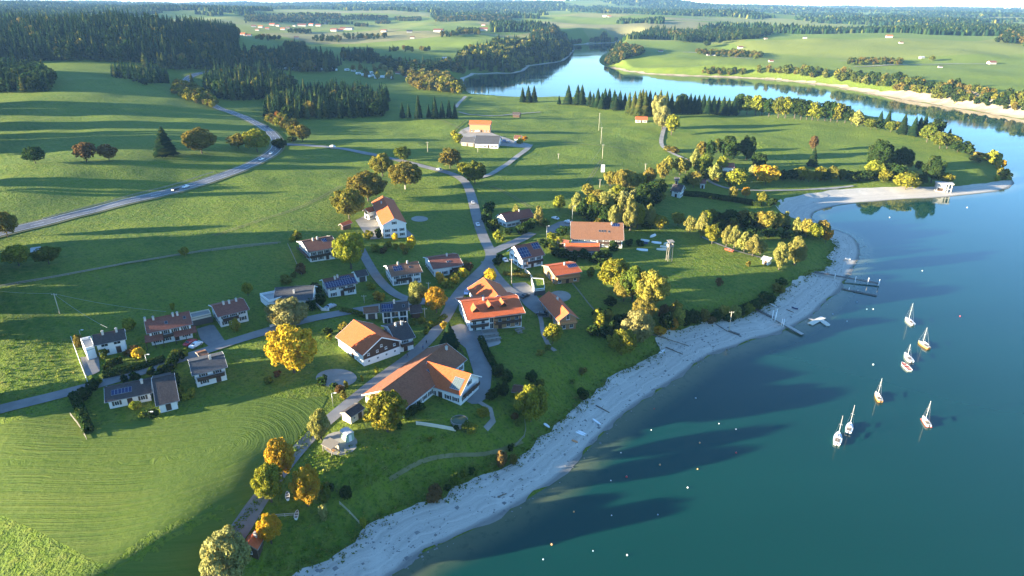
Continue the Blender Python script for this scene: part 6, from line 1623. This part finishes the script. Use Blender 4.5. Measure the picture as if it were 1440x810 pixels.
fence([(60,309),(120,293),(180,277),(250,259),(300,243)], 'post fence along the upper side of the main road', .9, M_GWOOD, 5)
fence([(0,405),(80,390),(180,371),(280,355),(390,343)], 'post fence along the trodden path', .9, M_GWOOD, 5)
fence([(655,170),(640,184),(634,192)], 'dark fence beside the lone farm', 1.0, M_DWOOD, 4)
fence([(805,400),(815,412),(825,425),(835,437)], 'thin wire fence below the wooden chalet', .9, M_GWOOD, 3)
fence([(632,470),(640,480),(652,500)], 'dark railing of the hotel court', .9, M_DWOOD, 3)
fence([(668,470),(674,482),(680,494),(685,504)], 'low fence between court and terrace', .9, M_GWOOD, 3)
def hedge(L, w, h, kind, label):
    P = resample(pix(L), .16); n = len(P); k = max(200, int(n * 12 * h)); idx = rng.integers(0, n, k)
    rg = np.random.default_rng(len(label)); t = rg.uniform(0, 1, k) * 6.283; rr = np.sqrt(rg.uniform(.5, 1, k))
    c = P.mean(0); zc = float(G(*c)); d = np.gradient(P, axis=0); d /= np.hypot(*d.T)[:, None] + 1e-9
    off = np.cos(t) * rr * w / 2; X = P[idx, 0] - d[idx, 1] * off; Y = P[idx, 1] + d[idx, 0] * off
    Z = G(X, Y) - zc + h * .5 + np.clip(np.sin(t) * rr * 1.35, -1, 1) * h * .5
    N_ = np.stack([-d[idx, 1] * np.cos(t), d[idx, 0] * np.cos(t), np.sin(t)], 1)
    V, Q = cards(np.stack([X - c[0], Y - c[1], Z], 1), N_, .28, rg)
    me = big_mesh('hedge', V, Q, [LEAF[kind]]); fattr(me, 'tint', rg.uniform(0, 1, k))
    tag(add('hedge', me, None, (c[0], c[1], zc)), label, 'hedge')
hedge([(146,531),(170,526),(200,518),(232,508)], 2.4, 1.9, 'D', 'long clipped hedge along the west lane in front of the white house')
hedge([(150,520),(158,512),(172,509)], 2.4, 1.5, 'D', 'short dark hedge in the garden of the white house')
hedge([(258,562),(268,560),(270,552)], 2.0, 1.7, 'Y', 'yellowish hedge at the right corner of the bungalow')
hedge([(105,560),(113,577),(122,600),(126,610)], 2.6, 2.2, 'D', 'bushy hedge between mown field and bungalow')
hedge([(676,478),(684,497),(694,515),(702,526)], 2.2, 1.6, 'D', 'narrow dark hedge along the paved court')
hedge([(944,272),(985,276),(1030,283),(1070,290)], 5, 2.6, 'D', 'long dark hedge above the bay')
hedge([(655,372),(640,388),(628,397)], 2.4, 1.8, 'R', 'dark hedge beside the village road')
hedge([(480,437),(500,441),(515,446)], 2.2, 1.3, 'G', 'low hedge in front of the garage wing')
hedge([(600,463),(615,455),(626,446)], 2.2, 1.2, 'G', 'low hedge along the road west of the hotel')
hedge([(240,520),(247,505),(255,508)], 3., 2.6, 'D', 'dark hedge left of the blue-grey roofed house')
hedge([(708,386),(728,388),(745,390)], 2.2, 1.2, 'R', 'rough hedge above the parking court')
# garden shrubs
SH = [(147,505,14,12,'G'),(112,487,16,14,'R'),(183,463,16,16,'Y'),(190,500,14,14,'B'),(197,505,17,16,'A'),(178,500,8,8,'R'),(252,503,13,14,'G'),(262,500,10,10,'Y'),(232,528,16,18,'D'),(224,533,10,12,'D'),(213,527,10,14,'D'),(190,535,12,14,'D'),(176,536,9,10,'D'),(190,576,12,14,'Y'),
 (201,588,9,9,'G'),(214,585,10,16,'D'),(120,560,16,16,'D'),(132,548,14,16,'D'),(247,545,22,14,'D'),(254,560,16,12,'G'),(333,466,20,13,'Y'),(243,436,10,8,'Y'),(440,435,16,18,'D'),(452,428,16,14,'D'),(445,412,16,14,'D'),(418,336,12,12,'Y'),(412,340,8,8,'Y'),(425,384,14,14,'B'),(402,398,12,16,'R'),(414,391,9,9,'G'),
 (474,352,12,8,'Y'),(522,406,10,13,'Y'),(532,422,13,17,'A'),(555,338,10,9,'A'),(578,349,18,13,'A'),(556,352,10,8,'Y'),(566,352,11,8,'A'),(570,358,10,9,'R'),(526,354,12,14,'Y'),(540,356,9,10,'B'),(546,349,10,12,'Y'),(518,336,12,12,'Y'),(533,335,14,12,'D'),(620,398,16,14,'A'),(628,404,12,12,'Y'),(640,398,14,13,'A'),(652,390,14,14,'A'),(660,382,14,12,'B'),(634,405,10,10,'Y'),
 (485,468,17,15,'R'),(464,478,8,10,'Y'),(460,470,10,12,'D'),(580,457,9,12,'G'),(593,455,9,11,'Y'),(606,459,8,10,'Y'),(557,455,9,10,'G'),(529,525,9,7,'Y'),(509,536,9,5,'Y'),(487,545,10,6,'Y'),(484,560,11,9,'R'),(540,472,8,8,'G'),(600,470,8,8,'Y'),(625,462,10,9,'A'),
 (700,335,12,12,'Y'),(695,325,18,18,'D'),(685,312,20,16,'D'),(690,298,14,18,'D'),(707,340,7,8,'G'),(715,330,10,14,'D'),(735,328,16,20,'D'),(748,322,16,16,'D'),(765,318,12,14,'G'),(775,336,10,14,'Y'),(785,346,12,14,'Y'),(769,348,12,14,'D'),(780,360,12,16,'D'),(792,362,12,16,'D'),(806,366,14,18,'D'),(822,364,14,16,'D'),(838,368,14,18,'D'),(850,366,14,18,'D'),(792,330,12,16,'D'),
 (760,345,10,12,'D'),(775,352,10,10,'G'),(862,352,14,14,'D'),(850,376,12,16,'D'),(830,390,14,14,'G'),(698,372,10,12,'D'),(703,366,10,10,'D'),(728,384,8,10,'D'),(700,528,16,18,'D'),(712,536,16,16,'D'),(706,556,18,18,'D'),(692,560,14,16,'D'),(748,536,14,16,'D'),(760,545,12,12,'G'),(843,462,26,22,'Y'),(835,470,14,18,'D'),(852,474,16,20,'D'),(862,470,20,16,'D'),(872,458,18,18,'D'),(884,456,16,18,'D'),
 (845,448,14,14,'D'),(858,428,12,16,'D'),(655,606,14,14,'G'),(664,609,14,16,'Y'),(641,605,8,8,'D'),(571,590,14,14,'D'),(580,583,14,14,'D'),(590,577,10,14,'D'),(560,603,10,14,'D'),(724,590,10,10,'B'),(728,600,10,9,'G'),(605,620,5,8,'G'),(759,500,8,12,'R'),(770,492,7,10,'G'),(820,525,8,12,'R'),(805,540,6,8,'G'),(390,530,8,12,'B'),(378,540,10,12,'G'),(455,540,12,14,'D'),(470,548,10,12,'D'),
 (640,195,12,12,'Y'),(645,200,12,12,'Y'),(731,202,9,8,'Y'),(738,198,7,8,'O'),(940,212,7,12,'R'),(948,214,8,14,'R'),(900,345,8,12,'D'),(885,346,10,12,'D'),(1052,375,8,8,'R'),(1062,235,8,8,'O'),(690,505,7,9,'D'),(575,478,8,8,'G'),(140,540,8,10,'G')]
NEAR = [('the leftmost white house', 155, 490), ('the long row house', 240, 465), ('the bungalow', 195, 560), ('the blue-grey roofed house', 290, 515), ('the hipped roof house', 410, 420), ('the chalet at the pasture', 450, 350), ('the solar panel house', 480, 405), ('the school house', 545, 320), ('the tan roofed chalet', 570, 385),
        ('the house behind autumn bushes', 630, 375), ('the modern house', 550, 440), ('the orange roofed barn', 510, 490), ('the huge farmhouse', 600, 550), ('the hotel', 695, 440), ('the hotel annex', 785, 440), ('the wooden chalet', 795, 385), ('the white solar chalet', 745, 358), ('the uppermost chalet', 728, 305), ('the boathouse', 840, 330),
        ('the big lakeside clump', 880, 430), ('the lone farm', 680, 195), ('the pasture track by the bay', 945, 212), ('the garden shed', 728, 546), ('the mown field', 390, 535), ('the lakeside path', 1055, 360)]
cntd = {}
for e in SH:
    nm = min(NEAR, key=lambda q: (q[1] - e[0]) ** 2 + (q[2] - e[1]) ** 2)[0]
    key = (e[4], nm); cntd.setdefault(key, []).append(e)
for (kd, nm), L in cntd.items():
    for i, e in enumerate(sorted(L)):
        lab = '%s garden shrub near %s' % (DESC[kd], nm) + (', %s from the left' % ORD[i] if len(L) > 1 else '')
        tree_px(*e[:4], e[4], lab, 'garden shrubs of the village', form='shrub')

# ------------------------------------------------------------------ people on the village road
M_SKIN = plain('skin', (.50, .32, .23), .6, .08, 8); M_HAIR = plain('dark_hair', (.05, .03, .02), .7, .2, 9)
M_JACK = {'blue': plain('blue_jacket', (.05, .10, .24), .8, .15, 6), 'dark': plain('dark_jacket', (.035, .035, .045), .8, .15, 6)}
M_TROU = plain('grey_trousers', (.07, .075, .085), .85, .15, 6)
def person_mesh(jacket):
    J = [((0, 0, .95), .135), ((0, .01, 1.15), .135), ((0, .02, 1.38), .15), ((0, .02, 1.50), .06), ((0, .04, 1.58), .075), ((0, .05, 1.68), .10), ((0, .04, 1.76), .065),
         ((.10, 0, .90), .105), ((.11, .16, .50), .07), ((.11, .10, .09), .045), ((.11, .24, .04), .04), ((-.10, 0, .90), .105), ((-.11, -.08, .50), .07), ((-.11, -.30, .12), .045), ((-.11, -.20, .03), .04),
         ((.20, .02, 1.42), .065), ((.26, -.10, 1.14), .05), ((.25, .02, .92), .038), ((.25, .07, .82), .03), ((-.20, .02, 1.42), .065), ((-.26, .10, 1.14), .05), ((-.25, .24, .95), .038), ((-.25, .30, .87), .03)]
    E = [(0, 1), (1, 2), (2, 3), (3, 4), (4, 5), (5, 6), (0, 7), (7, 8), (8, 9), (9, 10), (0, 11), (11, 12), (12, 13), (13, 14), (2, 15), (15, 16), (16, 17), (17, 18), (2, 19), (19, 20), (20, 21), (21, 22)]
    me = bpy.data.meshes.new('skeleton'); me.from_pydata([j[0] for j in J], E, []); o = bpy.data.objects.new('skeleton', me); COL.objects.link(o)
    m = o.modifiers.new('s', 'SKIN'); m.use_smooth_shade = True
    for v, j in zip(me.skin_vertices[0].data, J): v.radius = (j[1], j[1])
    me.skin_vertices[0].data[0].use_root = True
    sb = o.modifiers.new('b', 'SUBSURF'); sb.levels = 1
    dg = bpy.context.evaluated_depsgraph_get(); r = bpy.data.meshes.new_from_object(o.evaluated_get(dg)); bpy.data.objects.remove(o); r.name = 'body'
    r.materials.clear()
    for x in (M_SKIN, jacket, M_TROU, M_TYRE): r.materials.append(x)
    for p in r.polygons:
        z = p.center.z; hand = abs(p.center.x) > .2 and z < .93
        p.material_index = 0 if z > 1.52 or hand else 1 if z > .93 or (abs(p.center.x) > .2 and z > .9) else 3 if z < .08 else 2
    return r
k = MB(); k.ball((0, .03, 1.735), .112, 0, 10, 6, .8); ME_HAIR = k.mesh('hair', [M_HAIR], True)
for px, py, col, a, lab in ((595,492.5,'blue',2.6,'person in a blue jacket walking up the village road'), (600,485,'dark',2.5,'person in a dark jacket walking ahead up the village road'), (573,503.5,'dark',2.6,'person in dark clothes walking lowest on the village road')):
    p = hit(px, py); root = empty('person', (p[0], p[1], p[2] + .2), a, lab, 'person'); add('body', person_mesh(M_JACK[col]), root); add('hair', ME_HAIR, root)

# ------------------------------------------------------------------ small stuff on the ground
def scatter_ring(ring_px, n, seed):
    rg = np.random.default_rng(seed); R_ = pix(ring_px); x0, y0 = R_.min(0); x1, y1 = R_.max(0)
    X, Y = rg.uniform(x0, x1, n * 4), rg.uniform(y0, y1, n * 4); k = poly_sd(X, Y, R_) < 0
    return X[k][:n], Y[k][:n], rg
def tufts(name, label, spots, hr, kind):
    Vs, Qs, Ts, off = [], [], [], 0
    for X, Y, rg in spots:
        m = len(X); P = np.repeat(np.stack([X, Y, np.maximum(G(X, Y), 0)], 1), 4, 0); h = np.repeat(rg.uniform(*hr, m), 4)
        P[:, :2] += rg.normal(0, .3, (4 * m, 2)); P[:, 2] += h * .45
        Nn = rg.normal(0, 1, (4 * m, 3)); Nn[:, 2] *= .5
        V, Q = cards(P, Nn, .30, rg); V = V.reshape(-1, 4, 3); V = P[:, None] + (V - P[:, None]) * (h / .5)[:, None, None].clip(.6, 2.2)
        Vs.append(V.reshape(-1, 3)); Qs.append(Q + off); off += 16 * m; Ts.append(np.repeat(rg.uniform(0, 1, m), 4))
    me = big_mesh(name, np.vstack(Vs), np.vstack(Qs), [LEAF[kind]]); fattr(me, 'tint', np.concatenate(Ts)); tag(add(name, me), label, kind='stuff')
sp = [scatter_ring(r, n, i) for i, (r, n) in enumerate([([(430,640),(520,622),(640,608),(640,640),(500,690),(420,700)], 420), ([(0,470),(100,480),(120,540),(0,570)], 220), ([(380,745),(470,720),(500,745),(440,790),(370,812)], 200), ([(930,462),(1060,438),(1110,405),(1095,395),(1000,430),(940,440)], 300), ([(560,675),(690,640),(730,640),(600,700),(520,735)], 250),
      ([(430,605),(440,612),(370,705),(300,805),(290,800),(360,700)], 500), ([(1010,200),(1130,240),(1120,222),(1040,190)], 300)])]
tufts('tall_grass', 'rough tufts of tall grass on the banks and meadow corners', sp, (.2, .5), 'T')
B_ = np.array([[*hit(*q)[:2]] for q in bank]); B_ = resample(B_, .5); rg_ = np.random.default_rng(3)
ii = rg_.integers(0, len(B_), 1500); X, Y = B_[ii, 0] + rg_.normal(0, 1.5, 1500), B_[ii, 1] + rg_.normal(0, 1.5, 1500)
tufts('bank_weeds', 'weeds and grass tufts along the edge of the gravel beach', [(X, Y, rg_)], (.2, .5), 'T')
rg_ = np.random.default_rng(8); n = 1500; ii = rg_.integers(0, len(B_), n); f = rg_.uniform(0, 24, n) ** 1.0
dB = np.gradient(B_, axis=0); dB /= np.hypot(*dB.T)[:, None]
X, Y = B_[ii, 0] + dB[ii, 1] * f, B_[ii, 1] - dB[ii, 0] * f; k = poly_sd(X, Y, lake) > -2.5; X, Y = X[k], Y[k]; n = len(X)
z = G(X, Y) + .1; s = rg_.uniform(.10, .34, n) * np.where(rg_.uniform(0, 1, n) > .93, 2.0, 1)
oc = np.array([(1, 0, 0), (0, 1, 0), (-1, 0, 0), (0, -1, 0), (0, 0, .7), (0, 0, -.5)]); of = np.array([(0, 1, 4), (1, 2, 4), (2, 3, 4), (3, 0, 4)])
V = np.stack([X, Y, z], 1)[:, None] + oc[None] * s[:, None, None] * rg_.uniform(.7, 1.4, (n, 6, 1))
M_ROCK = plain('beach_stone', (.20, .195, .18), .9, .45, .4)
tag(add('beach_stones', big_mesh('beach_stones', V.reshape(-1, 3), (np.arange(n)[:, None, None] * 6 + of[None]).reshape(-1, 3), [M_ROCK])), 'scattered darker stones on the gravel beach', kind='stuff')
M_DRIFT = plain('driftwood', (.16, .13, .10), .9, .25, 3)
for i, (a, b, lab) in enumerate((((838,571),(857,581),'dark driftwood log across the gravel'), ((936,489),(960,499),'thin dark pole lying below the willow'), ((917,471),(968,487),'dark plank walkway half buried in gravel'), ((1106,436),(1116,440),'short driftwood log between the jetties'), ((700,700),(712,695),'short driftwood log at the waterline'))):
    p, q = hit(*a), hit(*b); k = MB(); m_ = (p + q) / 2
    k.tube(p - m_ + np.array([0, 0, .25]), q - m_ + np.array([0, 0, .25]), .22, .12, 7); c1 = (p - m_) * .2; k.tube(c1 + np.array([0, 0, .3]), c1 + np.array([.8, .9, .6]), .09, .04, 5)
    tag(k.build('driftwood_log', [M_DRIFT], None, True, tuple(m_)), lab, 'driftwood')
# ------------------------------------------------------------------ haze
def haze():
    t = bpy.data.materials.new('haze_air'); t.use_nodes = True
    n, l = t.node_tree.nodes, t.node_tree.links; n.clear()
    o = n.new('ShaderNodeOutputMaterial'); v = n.new('ShaderNodeVolumePrincipled')
    v.inputs['Color'].default_value = (.30, .58, 1.0, 1); v.inputs['Density'].default_value = HAZE; v.inputs['Anisotropy'].default_value = .0
    l.new(v.outputs[0], o.inputs['Volume'])
    m = MB(); m.box(-13300, 13300, -400, 13900, -6.5, max(float(GZ.max()) + 45, H + 12))
    return tag(m.build('haze', t), 'pale blue air between the near shore and the far hills', kind='stuff')
HAZE = 4.0e-5
haze()
